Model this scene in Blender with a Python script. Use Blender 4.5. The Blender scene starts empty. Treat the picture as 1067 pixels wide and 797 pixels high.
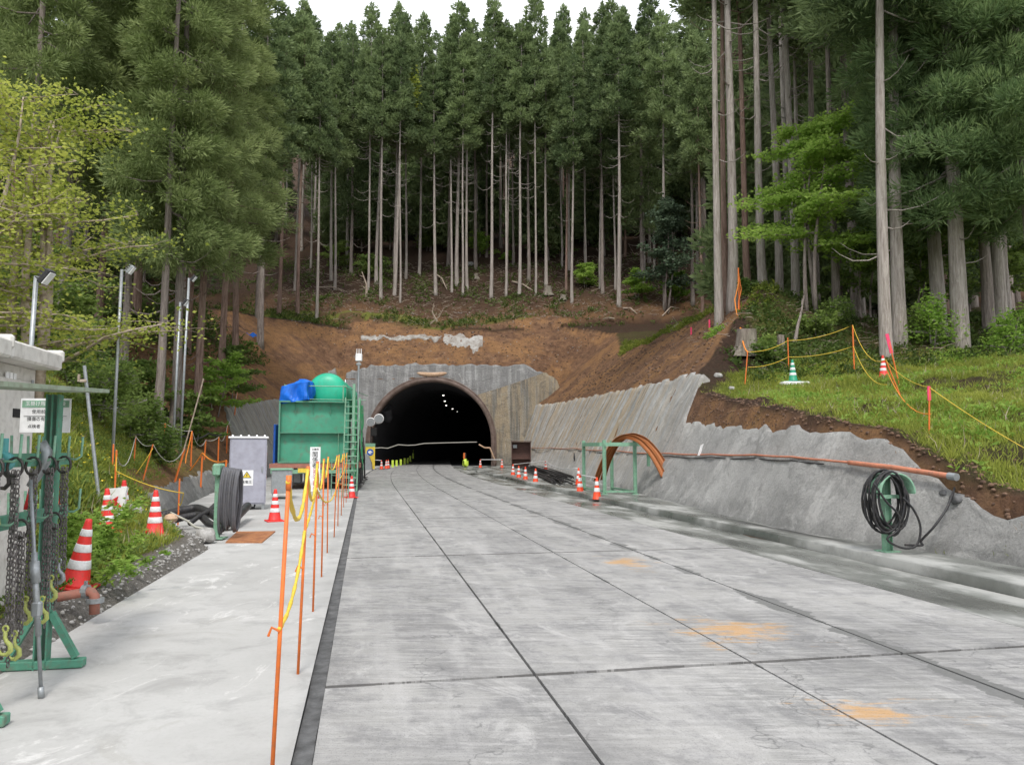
import bpy, math, random
import numpy as np
from mathutils import Vector, Matrix, noise
R = math.radians
PI = math.pi
S = bpy.context.scene
COL = S.collection
rnd = random.Random(7)
rng = np.random.default_rng(11)

# ---------------------------------------------------------------- camera
PITCH = math.atan(68.5 / 800.0)
CP, SP = math.cos(PITCH), math.sin(PITCH)
EYE = 1.6
cam = bpy.data.cameras.new('camera')
cam.sensor_width = 36.0
cam.lens = 36.0 * 800 / 1067
cam.clip_start = 0.05
cam.clip_end = 2000
cobj = bpy.data.objects.new('camera', cam)
cobj.location = (0, 0, EYE)
cobj.rotation_euler = (PI / 2 + PITCH, 0, 0)
COL.objects.link(cobj)
S.camera = cobj
# ---------------------------------------------------------------- sky, sun, exposure
w = bpy.data.worlds.new('World'); S.world = w; w.use_nodes = True
nt = w.node_tree; nt.nodes.clear()
SUN_EL, SUN_ROT = R(56), R(178)
sky = nt.nodes.new('ShaderNodeTexSky'); sky.sky_type = 'NISHITA'; sky.sun_disc = False
sky.sun_elevation = SUN_EL; sky.sun_rotation = SUN_ROT
tc = nt.nodes.new('ShaderNodeTexCoord'); nz = nt.nodes.new('ShaderNodeTexNoise')
nz.inputs['Scale'].default_value = 3.0; nz.inputs['Detail'].default_value = 5
nt.links.new(tc.outputs['Generated'], nz.inputs['Vector'])
cr = nt.nodes.new('ShaderNodeValToRGB')
cr.color_ramp.elements[0].position = .35; cr.color_ramp.elements[0].color = (.62, .66, .76, 1)
cr.color_ramp.elements[1].position = .62; cr.color_ramp.elements[1].color = (1, 1, 1, 1)
nt.links.new(nz.outputs['Fac'], cr.inputs['Fac'])
sc = nt.nodes.new('ShaderNodeVectorMath'); sc.operation = 'SCALE'; sc.inputs['Scale'].default_value = 11.0
nt.links.new(cr.outputs['Color'], sc.inputs[0])
mx = nt.nodes.new('ShaderNodeMix'); mx.data_type = 'RGBA'; mx.inputs['Factor'].default_value = .88
nt.links.new(sky.outputs['Color'], mx.inputs[6]); nt.links.new(sc.outputs[0], mx.inputs[7])
bg = nt.nodes.new('ShaderNodeBackground'); bg.inputs['Strength'].default_value = .1
nt.links.new(mx.outputs[2], bg.inputs['Color'])
wo = nt.nodes.new('ShaderNodeOutputWorld'); nt.links.new(bg.outputs[0], wo.inputs[0])
sl = bpy.data.lights.new('sun', 'SUN'); sl.energy = 1.5; sl.angle = R(12); sl.color = (1, .96, .9)
so = bpy.data.objects.new('sun', sl); COL.objects.link(so)
sd = Vector((math.sin(SUN_ROT) * math.cos(SUN_EL), math.cos(SUN_ROT) * math.cos(SUN_EL), math.sin(SUN_EL)))
so.rotation_euler = sd.to_track_quat('Z', 'Y').to_euler(); so.location = (0, -10, 40)
S.view_settings.view_transform = 'Standard'; S.view_settings.look = 'None'
S.view_settings.gamma = 1; S.view_settings.use_curve_mapping = False
S.view_settings.exposure = 0.78

# ---------------------------------------------------------------- mapping from measured photo directions to places
def P(px, py, d):
    u = (px - 533.5) / 800; v = (398.5 - py) / 800
    k = CP - v * SP
    return Vector((u / k * d, d, EYE + (SP + v * CP) / k * d))
def G(px, py, z=0.0):
    u = (px - 533.5) / 800; v = (398.5 - py) / 800
    k = CP - v * SP
    d = (z - EYE) / ((SP + v * CP) / k)
    return Vector((u / k * d, d, z))
def lerp_tab(tab, t):
    if t <= tab[0][0]: return tab[0][1]
    for (a, b), (c, e) in zip(tab, tab[1:]):
        if t <= c: return b + (e - b) * (t - a) / (c - a)
    return tab[-1][1]
def ss(a, b, t):
    t = min(1, max(0, (t - a) / (b - a))); return t * t * (3 - 2 * t)
def ref(y):
    if y <= 30: return -.35 - .19 * y
    if y <= 75: return -.35 - .19 * y + .0012 * (y - 30) ** 2
    return -.4 - .19 * 75 + .0012 * 45 ** 2 + (y - 75) * (-.19 + .0024 * 45)
XB = [(-20, 14), (0, 9.6), (5, 7.9), (10, 6.35), (14.3, 4.98), (20, 4.55), (26, 4.15), (36, 3.65), (47, 2.95), (60, 1.8), (71, .3), (90, -2)]
XL = [(-20, .2), (0, -2.5), (6, -3.72), (12.5, -4.85), (14.3, -6.1), (17, -7.9), (25, -10.1), (36, -12.9), (50, -14.3), (71, -13.9), (90, -13.9)]
WR = [(-20, .5), (0, .5), (9.9, .56), (11, .87), (12, 1.25), (13.1, 1.78), (15, 1.95), (20, 2.15), (24.3, 2.4), (24.9, 4.05), (30, 4.2), (54, 5.1), (71, 5.5)]
WL = [(-20, .12), (13, .14), (16, .35), (19, .6), (30, .7), (39, .95), (40.8, 3.75), (60, 5.6), (71, 9)]
NRT = [(-20, .6), (0, .8), (8, .9), (10, .95), (11, 1.15), (12, 1.5), (13.1, 1.95), (15, 2.2), (20, 2.75), (24, 3.3), (28, 5.3), (31.5, 7.7), (34, 8.2), (60, 8.7), (76, 13.4)]
NLT = [(-20, 1.2), (0, 1.3), (8, 1.7), (14, 2.3), (20, 3.0), (25, 3.8), (32, 5.3), (45, 8.2), (60, 12), (76, 13.6)]
def xb(y): return lerp_tab(XB, y)
def xl(y): return lerp_tab(XL, y)
def batter(y): return .5 if y < 60 else .5 - .22 * (y - 60) / 11 if y < 71 else .28
def fb(x, y, s, o=3):
    return noise.fractal(Vector((x * s, y * s, 3.7)), 1.0, 2.1, o)
def top_of_portal(x):
    return lerp_tab([(-18, 7), (-15.5, 9.0), (1.2, 9.15), (3.8, 7.8), (4.7, 5.9), (5.2, 0)], x)
def natural(x, y):
    b = xb(y); l = xl(y)
    back = 13.4 + .55 * (min(y, 101) - 76) + .42 * max(0, y - 101) + .14 * max(0, y - 120)
    m = .5 * (b + l)
    if x > m:
        v = x - b
        n = lerp_tab(NRT, y)
        if 24 < y < 60: n = 3.3 + (n - 3.3) * (1 - .5 * ss(9.5, 17, x) * (1 - ss(34, 60, y)))
        n += .12 * max(0, v - 3) * (1 if y < 60 else .5)
    else:
        v = l - x
        n = lerp_tab(NLT, y)
        n += .28 * max(0, v - 3.0) * (1 if y < 60 else .4)
        if y < 24: n -= .6 * (1 - ss(2.4, 4.2, v))
    if y > 76: n = back + .06 * abs(x + 7)
    elif y > 60: n = n
    return n
def zone(x, y):
    """height, earth(cut) flag, noise amplitude"""
    b = xb(y); l = xl(y)
    if l < x < b and y < 71: return -.06, 0.0, 0.0
    bt = batter(y)
    c = 0.0
    if x > b:
        wr = lerp_tab(WR, y); v = x - b
        c = min(v / bt, wr + (2.6 if y < 24.6 else .86) * (v - bt * wr)) if v > bt * wr else v / bt
    elif x < l:
        wl = lerp_tab(WL, y); v = l - x
        flat = 1.3 * (1 - ss(12.5, 15, y))
        if v <= bt * wl: c = v / bt
        else:
            c = wl + .12 * min(flat, v - bt * wl) + (.85 if y > 34 else .8) * max(0, v - bt * wl - flat)
    if y >= 71:
        tp = top_of_portal(x)
        c = c + (y - 71) * .85
        t = ss(71, 74.5, y)
        tp = tp * (1 - t) + t * lerp_tab([(-26, 10.5), (-17, 9.2), (1, 9.2), (6, 8.6), (12, 9.5)], x)
        k = .05 + 2.6 * t; a2 = tp + (y - 71) * .85
        hh = max(0, k - abs(c - a2)) / k
        c = max(c, a2) + hh * hh * k * .25
    n = natural(x, y)
    if c < n - .02: return c, 1.0, 1.0
    return n, 0.0, 1.0
def H(x, y):
    z, e, a = zone(x, y)
    if a == 0: return z
    l = xl(y); b = xb(y)
    d = max(l - x, x - b)
    if y >= 71: d = 3
    amp = min(1, max(0, d - .1) / 1.2)
    near_wall = 1
    if y < 71:
        wt = lerp_tab(WR if x > b else WL, y) * batter(y)
        near_wall = min(1, max(0.0, (d - wt) / .8)) if d > wt else 0
    else:
        near_wall = min(1, (y - 71) / 2)
    a = amp * near_wall
    z += a * (.22 * fb(x, y, .35) + .10 * fb(x + 9, y, 1.3) + ((.10 if e and y > 24 else .05) * fb(x, y + 5, 3.1)))
    if y > 78: z += .5 * fb(x, y, .09) + 0
    return z
def hit(px, py, d0=3.0, d1=190.0):
    a = P(px, py, 1.0) - Vector((0, 0, EYE))
    d = d0; step = .25
    while d < d1:
        if EYE + a.z * d < H(a.x * d, d): break
        d += step
        if d > 60: step = .5
    lo, hi = d - step, d
    for _ in range(8):
        m = (lo + hi) / 2
        if EYE + a.z * m < H(a.x * m, m): hi = m
        else: lo = m
    return Vector((a.x * hi, hi, H(a.x * hi, hi)))
def atd(px, py, d):
    """on the terrain, in the direction px, at distance d"""
    p = P(px, py, d); p.z = H(p.x, p.y); return p

# ---------------------------------------------------------------- materials
MATS = {}
def mat(name, col, rough=.7, metal=0.0, var=.12, vs=6.0, bump=0.0, bs=40.0, col2=None, spec=.4, coord='Object', dirt=0.0):
    if name in MATS: return MATS[name]
    m = bpy.data.materials.new(name); m.use_nodes = True; t = m.node_tree; N = t.nodes; L = t.links
    b = N['Principled BSDF']; b.inputs['Roughness'].default_value = rough; b.inputs['Metallic'].default_value = metal
    b.inputs['Specular IOR Level'].default_value = spec
    c = N.new('ShaderNodeTexCoord'); n = N.new('ShaderNodeTexNoise')
    n.inputs['Scale'].default_value = vs; n.inputs['Detail'].default_value = 6; n.inputs['Roughness'].default_value = .65
    L.new(c.outputs[coord], n.inputs['Vector'])
    r = N.new('ShaderNodeValToRGB')
    c2 = col2 if col2 else [min(1, x * (1 + var)) for x in col]
    c1 = [x * (1 - var) for x in col] if not col2 else col
    r.color_ramp.elements[0].position = .36; r.color_ramp.elements[0].color = (*c1, 1)
    r.color_ramp.elements[1].position = .64; r.color_ramp.elements[1].color = (*c2, 1)
    L.new(n.outputs['Fac'], r.inputs['Fac'])
    out = r.outputs['Color']
    if dirt > 0:
        n3 = N.new('ShaderNodeTexNoise'); n3.inputs['Scale'].default_value = vs * 3.3; n3.inputs['Detail'].default_value = 8
        L.new(c.outputs[coord], n3.inputs['Vector'])
        r3 = N.new('ShaderNodeValToRGB'); r3.color_ramp.elements[0].position = .5; r3.color_ramp.elements[1].position = .72
        r3.color_ramp.elements[0].color = (0, 0, 0, 1); r3.color_ramp.elements[1].color = (dirt, dirt, dirt, 1)
        L.new(n3.outputs['Fac'], r3.inputs['Fac'])
        mm = N.new('ShaderNodeMix'); mm.data_type = 'RGBA'; L.new(r3.outputs['Color'], mm.inputs['Factor'])
        L.new(out, mm.inputs[6]); mm.inputs[7].default_value = (.16, .13, .1, 1); out = mm.outputs[2]
    L.new(out, b.inputs['Base Color'])
    if bump:
        n2 = N.new('ShaderNodeTexNoise'); n2.inputs['Scale'].default_value = bs; n2.inputs['Detail'].default_value = 5
        L.new(c.outputs[coord], n2.inputs['Vector'])
        bp = N.new('ShaderNodeBump'); bp.inputs['Strength'].default_value = bump; bp.inputs['Distance'].default_value = .02
        L.new(n2.outputs['Fac'], bp.inputs['Height']); L.new(bp.outputs[0], b.inputs['Normal'])
    MATS[name] = m; return m
def leafmat(name, c1, c2, trans=.35, vs=.9, hue=.12):
    m = bpy.data.materials.new(name); m.use_nodes = True; t = m.node_tree; N = t.nodes; L = t.links; N.clear()
    o = N.new('ShaderNodeOutputMaterial'); geo = N.new('ShaderNodeNewGeometry')
    n = N.new('ShaderNodeTexNoise'); n.inputs['Scale'].default_value = vs; n.inputs['Detail'].default_value = 4
    L.new(geo.outputs['Position'], n.inputs['Vector'])
    oi = N.new('ShaderNodeObjectInfo')
    ri = N.new('ShaderNodeMath'); ri.operation = 'MULTIPLY_ADD'; ri.inputs[1].default_value = .35; ri.inputs[2].default_value = -.17
    L.new(oi.outputs['Random'], ri.inputs[0])
    isl = N.new('ShaderNodeMath'); isl.operation = 'MULTIPLY_ADD'; isl.inputs[1].default_value = .4; isl.inputs[2].default_value = -.2
    L.new(geo.outputs['Random Per Island'], isl.inputs[0])
    a1 = N.new('ShaderNodeMath'); a1.operation = 'ADD'; L.new(n.outputs['Fac'], a1.inputs[0]); L.new(ri.outputs[0], a1.inputs[1])
    a2 = N.new('ShaderNodeMath'); a2.operation = 'ADD'; L.new(a1.outputs[0], a2.inputs[0]); L.new(isl.outputs[0], a2.inputs[1])
    r = N.new('ShaderNodeValToRGB'); r.color_ramp.elements[0].position = .25; r.color_ramp.elements[1].position = .75
    r.color_ramp.elements[0].color = (*c1, 1); r.color_ramp.elements[1].color = (*c2, 1)
    L.new(a2.outputs[0], r.inputs['Fac'])
    d = N.new('ShaderNodeBsdfPrincipled'); d.inputs['Roughness'].default_value = .55; d.inputs['Specular IOR Level'].default_value = .25
    L.new(r.outputs['Color'], d.inputs['Base Color'])
    tr = N.new('ShaderNodeBsdfTranslucent'); L.new(r.outputs['Color'], tr.inputs['Color'])
    ms = N.new('ShaderNodeMixShader'); ms.inputs[0].default_value = trans
    L.new(d.outputs[0], ms.inputs[1]); L.new(tr.outputs[0], ms.inputs[2]); L.new(ms.outputs[0], o.inputs[0])
    MATS[name] = m; return m

class Sh:
    """small helper to write node graphs"""
    def __init__(s, name):
        s.m = bpy.data.materials.new(name); s.m.use_nodes = True; s.t = s.m.node_tree; s.N = s.t.nodes; s.L = s.t.links
        s.b = s.N['Principled BSDF']; s.tc = s.N.new('ShaderNodeTexCoord'); MATS[name] = s.m
    def src(s, uv=False): return s.tc.outputs['UV'] if uv else s.tc.outputs['Object']
    def mapv(s, v, scale=(1, 1, 1), loc=(0, 0, 0), rot=(0, 0, 0)):
        n = s.N.new('ShaderNodeMapping'); n.inputs['Scale'].default_value = scale; n.inputs['Location'].default_value = loc
        n.inputs['Rotation'].default_value = rot; s.L.new(v, n.inputs['Vector']); return n.outputs[0]
    def noise(s, v, sc, det=6, rough=.6, dist=0):
        n = s.N.new('ShaderNodeTexNoise'); n.inputs['Scale'].default_value = sc; n.inputs['Detail'].default_value = det
        n.inputs['Roughness'].default_value = rough; n.inputs['Distortion'].default_value = dist
        s.L.new(v, n.inputs['Vector']); return n.outputs['Fac']
    def ramp(s, f, *st):
        n = s.N.new('ShaderNodeValToRGB'); e = n.color_ramp.elements
        while len(e) < len(st): e.new(.5)
        for k, (p, c) in enumerate(st):
            if not hasattr(c, '__len__'): c = (c, c, c)
            e[k].position = p; e[k].color = (*c, 1)
        s.L.new(f, n.inputs['Fac']); return n.outputs['Color']
    def mix(s, f, a, b, mode='MIX'):
        n = s.N.new('ShaderNodeMix'); n.data_type = 'RGBA'; n.blend_type = mode
        if isinstance(f, (int, float)): n.inputs['Factor'].default_value = f
        else: s.L.new(f, n.inputs['Factor'])
        for k, v in ((6, a), (7, b)):
            if hasattr(v, 'is_linked') or hasattr(v, 'links'): s.L.new(v, n.inputs[k])
            else: n.inputs[k].default_value = (*v, 1)
        return n.outputs[2]
    def math(s, op, a, b=None, c=None):
        n = s.N.new('ShaderNodeMath'); n.operation = op
        for k, v in enumerate((a, b, c)):
            if v is None: continue
            if isinstance(v, (int, float)): n.inputs[k].default_value = v
            else: s.L.new(v, n.inputs[k])
        return n.outputs[0]
    def attr(s, name):
        n = s.N.new('ShaderNodeAttribute'); n.attribute_name = name; return n.outputs['Fac']
    def sep(s, v):
        n = s.N.new('ShaderNodeSeparateXYZ'); s.L.new(v, n.inputs[0]); return n.outputs
    def bump(s, h, st, dist=.02):
        n = s.N.new('ShaderNodeBump'); n.inputs['Strength'].default_value = st; n.inputs['Distance'].default_value = dist
        s.L.new(h, n.inputs['Height']); s.L.new(n.outputs[0], s.b.inputs['Normal'])
    def out(s, col, rough=None):
        s.L.new(col, s.b.inputs['Base Color'])
        if rough is not None:
            if isinstance(rough, float): s.b.inputs['Roughness'].default_value = rough
            else: s.L.new(rough, s.b.inputs['Roughness'])
        return s.m

# -- terrain
def terrain_material():
    s = Sh('terrain'); o = s.src()
    big = s.noise(o, .35, 5); mid = s.noise(o, 1.6, 8, .7); fine = s.noise(o, 9, 8, .75); vf = s.noise(o, 34, 6, .8)
    litter = s.ramp(fine, (.3, (.028, .018, .013)), (.5, (.075, .045, .031)), (.68, (.125, .078, .052)), (.8, (.23, .17, .12)))
    litter = s.mix(s.ramp(mid, (.5, 0), (.7, .55)), litter, (.045, .055, .022))
    e1 = s.ramp(mid, (.32, (.12, .068, .043)), (.5, (.27, .15, .088)), (.68, (.42, .25, .14)))
    e1 = s.mix(s.ramp(big, (.44, 0), (.58, .8)), e1, (.46, .25, .11))
    e1 = s.mix(s.ramp(fine, (.45, 0), (.66, .6)), e1, (.09, .055, .04))
    e1 = s.mix(s.ramp(s.noise(o, .8, 8, .8, .6), (.5, 0), (.62, .6)), e1, (.15, .09, .06))
    st = s.noise(s.mapv(o, (.5, .5, 5)), 2.2, 6, .7)
    e1 = s.mix(s.ramp(st, (.5, 0), (.7, .45)), e1, (.11, .06, .04))
    e1 = s.mix(s.ramp(vf, (.62, 0), (.72, .4)), e1, (.33, .26, .2))
    soil = s.mix(s.attr('earth'), litter, e1)
    g = s.ramp(fine, (.3, (.09, .11, .02)), (.5, (.19, .235, .04)), (.7, (.30, .33, .07)))
    gf = s.math('MULTIPLY', s.attr('grass'), s.ramp(mid, (.3, .35), (.45, 1.0)))
    soil = s.mix(gf, soil, g)
    gr = s.ramp(vf, (.3, (.15, .135, .115)), (.5, (.30, .28, .25)), (.7, (.46, .44, .41)))
    soil = s.mix(s.attr('gravel'), soil, gr)
    h = s.math('ADD', s.math('MULTIPLY', fine, .7), s.math('MULTIPLY', vf, .5)); h = s.math('ADD', h, s.math('MULTIPLY', mid, 1.6))
    s.bump(h, 1.0, .22)
    s.b.inputs['Specular IOR Level'].default_value = .15
    return s.out(soil, .95)
# -- pavement slabs; UV = (offset across, distance along) in metres
def slab_material():
    s = Sh('slab_concrete'); uv = s.src(True); xyz = s.sep(uv)
    big = s.noise(uv, .55, 6, .6); mid = s.noise(uv, 2.6, 8, .7); fine = s.noise(uv, 18, 8, .75)
    cross = s.noise(s.mapv(uv, (1.1, 9, 1)), 1.5, 7, .7, .6)
    along = s.noise(s.mapv(uv, (3.2, .22, 1)), 1.2, 5, .6)
    c = s.ramp(big, (.33, (.20, .196, .192)), (.5, (.29, .285, .275)), (.66, (.37, .362, .345)))
    c = s.mix(s.ramp(cross, (.42, .0), (.62, .55)), c, (.44, .43, .42))
    c = s.mix(s.ramp(mid, (.48, 0), (.62, .6)), c, (.155, .153, .155))
    c = s.mix(s.ramp(s.noise(s.mapv(uv, (1, .6, 1), (3, 1, 0)), 1.3, 9, .8, 1.5), (.54, 0), (.62, .5)), c, (.50, .49, .475))
    c = s.mix(s.ramp(along, (.5, 0), (.68, .42)), c, (.45, .44, .43))
    c = s.mix(s.ramp(fine, (.52, 0), (.74, .4)), c, (.5, .495, .48))
    c = s.mix(s.ramp(s.noise(uv, 40, 3, .6), (.66, 0), (.72, .6)), c, (.12, .115, .11))
    tread = s.noise(s.mapv(uv, (2.2, 26, 1)), 1.0, 3, .5, .8); tz = s.noise(s.mapv(uv, (1.6, .25, 1), (4, 0, 0)), 1.0, 4, .5)
    c = s.mix(s.math('MULTIPLY', s.ramp(tread, (.45, 0), (.55, .42)), s.ramp(tz, (.48, 0), (.56, 1.0))), c, (.17, .168, .165))
    wv_ = s.N.new('ShaderNodeTexVoronoi'); wv_.feature = 'DISTANCE_TO_EDGE'; wv_.inputs['Scale'].default_value = .55
    dm = s.N.new('ShaderNodeVectorMath'); dm.operation = 'ADD'; s.L.new(uv, dm.inputs[0]); nn3 = s.N.new('ShaderNodeTexNoise'); nn3.inputs['Scale'].default_value = 2.5; nn3.inputs['Detail'].default_value = 6; s.L.new(uv, nn3.inputs['Vector']); s.L.new(nn3.outputs['Color'], dm.inputs[1]); s.L.new(dm.outputs[0], wv_.inputs['Vector'])
    c = s.mix(s.math('MULTIPLY', s.ramp(wv_.outputs['Distance'], (.0, .6), (.008, 0)), s.ramp(tz, (.5, 0), (.52, 1.0))), c, (.10, .10, .10))
    # rust coloured clay stains dropped on three of the slabs
    for (cx, cy, rx, ry) in ((3.65, 6.9, .48, .42), (3.45, 4.85, .38, .22), (4.05, 11.0, .30, .55)):
        mp = s.N.new('ShaderNodeVectorMath'); mp.operation = 'SUBTRACT'; s.L.new(uv, mp.inputs[0]); mp.inputs[1].default_value = (cx, cy, 0)
        sc2 = s.N.new('ShaderNodeVectorMath'); sc2.operation = 'MULTIPLY'; s.L.new(mp.outputs[0], sc2.inputs[0]); sc2.inputs[1].default_value = (1 / rx, 1 / ry, 0)
        ln = s.N.new('ShaderNodeVectorMath'); ln.operation = 'LENGTH'; s.L.new(sc2.outputs[0], ln.inputs[0])
        f = s.math('SUBTRACT', 1.0, s.math('ADD', ln.outputs['Value'], s.math('MULTIPLY', s.math('ADD', s.math('SUBTRACT', cross, .5), s.math('SUBTRACT', mid, .5)), 5.5)))
        c = s.mix(s.ramp(f, (.15, 0), (1.0, .75)), c, (.52, .30, .12))
    # dirt packed along the cross joints, grit and damp patches
    sy = s.math('SUBTRACT', xyz[1], s.math('MULTIPLY_ADD', xyz[0], .19, -.2945))
    md = s.math('ABSOLUTE', s.math('SUBTRACT', s.math('PINGPONG', s.math('SUBTRACT', sy, 5.6), 3.05), 0.0))
    c = s.mix(s.math('MULTIPLY', s.math('LESS_THAN', md, s.math('MULTIPLY', s.math('SUBTRACT', s.noise(uv, 1.4, 6, .7), .22), .11)), .7), c, (.12, .115, .11))
    c = s.mix(s.ramp(s.noise(uv, .8, 7, .7, .6), (.52, 0), (.62, .32)), c, (.15, .147, .145))
    c = s.mix(s.ramp(s.noise(uv, 95, 2, .5), (.60, 0), (.68, .55)), c, (.08, .08, .08))
    # mortar smeared along some joints
    for (jx, wd, ya, yb, thr) in ((4.6, .10, 0, 30, .42), (3.28, .03, 0, 80, .5), (1.58, .03, 0, 80, .55)):
        dj = s.math('ABSOLUTE', s.math('SUBTRACT', xyz[0], jx))
        f = s.math('LESS_THAN', dj, s.math('MULTIPLY', s.math('SUBTRACT', s.noise(s.mapv(uv, (.3, 1, 1), (0, jx, 0)), .9, 6, .7), thr), wd * 9))
        c = s.mix(s.math('MULTIPLY', f, .85), c, (.14, .14, .135))
    s.bump(s.math('ADD', s.math('MULTIPLY', cross, .6), s.math('MULTIPLY', fine, .5)), .35, .02)
    s.b.inputs['Specular IOR Level'].default_value = .35
    return s.out(c, s.ramp(mid, (.35, .42), (.65, .75)))
def apron_material():
    s = Sh('apron_concrete'); o = s.src()
    big = s.noise(o, .5, 6, .6); mid = s.noise(o, 2.4, 8, .7, .5); fine = s.noise(o, 25, 8, .8)
    c = s.ramp(big, (.33, (.34, .335, .32)), (.5, (.41, .405, .39)), (.66, (.47, .465, .45)))
    c = s.mix(s.ramp(mid, (.5, 0), (.64, .55)), c, (.28, .275, .265))
    c = s.mix(s.ramp(s.noise(o, .9, 8, .8, 1.0), (.55, 0), (.62, .4)), c, (.33, .32, .29))
    c = s.mix(s.ramp(s.noise(s.mapv(o, (1, .5, 1)), 1.7, 8, .75, 1.2), (.57, 0), (.63, .6)), c, (.64, .63, .61))
    c = s.mix(s.ramp(fine, (.5, 0), (.75, .35)), c, (.25, .24, .23))
    s.bump(fine, .25, .01)
    return s.out(c, .8)
def wet_material():
    s = Sh('wet_concrete'); uv = s.src(True)
    big = s.noise(s.mapv(uv, (1, .35, 1)), 1.1, 6, .6); mid = s.noise(s.mapv(uv, (1, .4, 1)), 3.2, 8, .7); fine = s.noise(uv, 26, 8, .8)
    c = s.ramp(big, (.36, (.085, .088, .08)), (.5, (.17, .175, .16)), (.6, (.36, .36, .34)))
    c = s.mix(s.ramp(mid, (.5, 0), (.66, .5)), c, (.12, .12, .11))
    c = s.mix(s.ramp(fine, (.55, 0), (.75, .35)), c, (.32, .32, .30))
    s.bump(fine, .3, .01)
    return s.out(c, s.ramp(big, (.38, .12), (.6, .7)))
def shotcrete_material(name, tan, dark, base=(.33, .33, .325)):
    """UV = (distance along, height up the face) in metres"""
    s = Sh(name); uv = s.src(True); o = s.src(); z = s.sep(uv)[1]; y = s.sep(uv)[0]
    big = s.noise(uv, .45, 6, .6); mid = s.noise(uv, 2.1, 8, .7); fine = s.noise(o, 22, 8, .85); gr = s.noise(o, 60, 4, .8)
    c = s.ramp(big, (.34, tuple(k * .78 for k in base)), (.52, base), (.68, tuple(k * 1.28 for k in base)))
    c = s.mix(s.ramp(mid, (.5, 0), (.68, .4)), c, (.2, .2, .2))
    streak = s.noise(s.mapv(uv, (1.7, .10, 1)), 1.0, 6, .6)
    st2 = s.noise(s.mapv(uv, (3.3, .14, 1), (5, 2, 0)), 1.0, 5, .6)
    zf = s.ramp(s.math('MULTIPLY', z, .2), (.12, .25), (.35, 1.0))
    far = s.ramp(s.math('MULTIPLY', y, .01), (.22, 0), (.36, 1.0)) if tan == 'far' else 1.0
    f1 = s.math('MULTIPLY', s.ramp(streak, (.43, 0), (.53, .85)), zf)
    if tan == 'far': f1 = s.math('MULTIPLY', f1, far)
    tans = {'far': (.58, .43, .25), 'corner': (.50, .39, .25), 'weak': (.36, .33, .27), 'none': (.3, .3, .3)}[tan]
    if tan == 'none': zf = s.math('MULTIPLY', zf, .22)
    c = s.mix(f1, c, tans)
    zf2 = s.math('MULTIPLY', zf, s.math('MULTIPLY_ADD', far, .75, .25)) if tan == 'far' else zf
    c = s.mix(s.math('MULTIPLY', s.ramp(st2, (.54, 0), (.62, .75)), zf2), c, dark)
    st3 = s.noise(s.mapv(uv, (2.6, .12, 1), (1, 7, 0)), 1.0, 5, .6)
    c = s.mix(s.math('MULTIPLY', s.ramp(st3, (.55, 0), (.66, .6)), zf2), c, (.55, .54, .50))
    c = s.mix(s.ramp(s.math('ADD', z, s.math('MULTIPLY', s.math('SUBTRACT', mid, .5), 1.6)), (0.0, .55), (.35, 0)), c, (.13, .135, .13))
    c = s.mix(s.ramp(fine, (.48, 0), (.66, .6)), c, (.18, .18, .18))
    c = s.mix(s.ramp(s.noise(uv, 1.1, 7, .75, .8), (.54, 0), (.62, .65)), c, tuple(k * .55 for k in base))
    c = s.mix(s.ramp(s.noise(s.mapv(uv, (1, 1, 1), (9, 4, 0)), .9, 7, .75, .8), (.55, 0), (.64, .55)), c, tuple(min(1, k * 1.4) for k in base))
    c = s.mix(s.ramp(gr, (.54, 0), (.64, .45)), c, (.56, .56, .55))
    s.bump(s.math('ADD', s.math('ADD', fine, s.math('MULTIPLY', gr, .6)), s.math('MULTIPLY', s.noise(o, 6, 6, .7), 1.5)), 1.0, .09)
    return s.out(c, .9)

M = {}
M['terrain'] = terrain_material(); M['slab'] = slab_material(); M['apron'] = apron_material(); M['wet'] = wet_material()
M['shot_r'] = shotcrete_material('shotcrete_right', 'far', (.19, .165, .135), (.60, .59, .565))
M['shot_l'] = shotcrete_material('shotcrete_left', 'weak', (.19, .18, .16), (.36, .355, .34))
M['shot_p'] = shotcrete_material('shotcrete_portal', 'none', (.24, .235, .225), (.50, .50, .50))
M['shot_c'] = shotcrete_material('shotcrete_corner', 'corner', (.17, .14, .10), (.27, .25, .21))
M['white_crust'] = mat('white_shotcrete_crust', (.22, .19, .16), .9, col2=(.46, .45, .43), bump=.8, bs=6, vs=1.3, dirt=.5)
M['joint'] = mat('joint_mortar', (.10, .10, .10), .9, bump=.5, bs=30, var=.4, vs=5)
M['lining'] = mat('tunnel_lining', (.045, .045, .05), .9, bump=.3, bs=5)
M['rib'] = mat('rusty_rim', (.11, .075, .06), .7, bump=.3, col2=(.19, .14, .12), vs=2)
def bark_material(name, c1, c2, moss=(.20, .21, .15)):
    s = Sh(name); o = s.src()
    a = s.noise(s.mapv(o, (9, 9, .7)), 1.6, 8, .75, .3); b = s.noise(s.mapv(o, (1, 1, .35)), .9, 4); f = s.noise(s.mapv(o, (30, 30, 3)), 1.0, 6, .8)
    c = s.ramp(a, (.34, c1), (.56, c2), (.72, tuple(min(1, k * 1.25) for k in c2)))
    c = s.mix(s.ramp(f, (.5, 0), (.7, .5)), c, tuple(k * .6 for k in c1))
    c = s.mix(s.ramp(b, (.5, 0), (.7, .5)), c, moss)
    c = s.mix(s.ramp(s.noise(o, 4.5, 5, .7), (.62, 0), (.68, .4)), c, tuple(min(1, k * 1.4) for k in c2))
    s.bump(s.math('ADD', a, s.math('MULTIPLY', f, .6)), 1.0, .05); s.b.inputs['Specular IOR Level'].default_value = .1
    return s.out(c, .95)
M['bark'] = bark_material('cedar_bark', (.13, .10, .085), (.34, .29, .26))
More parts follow.
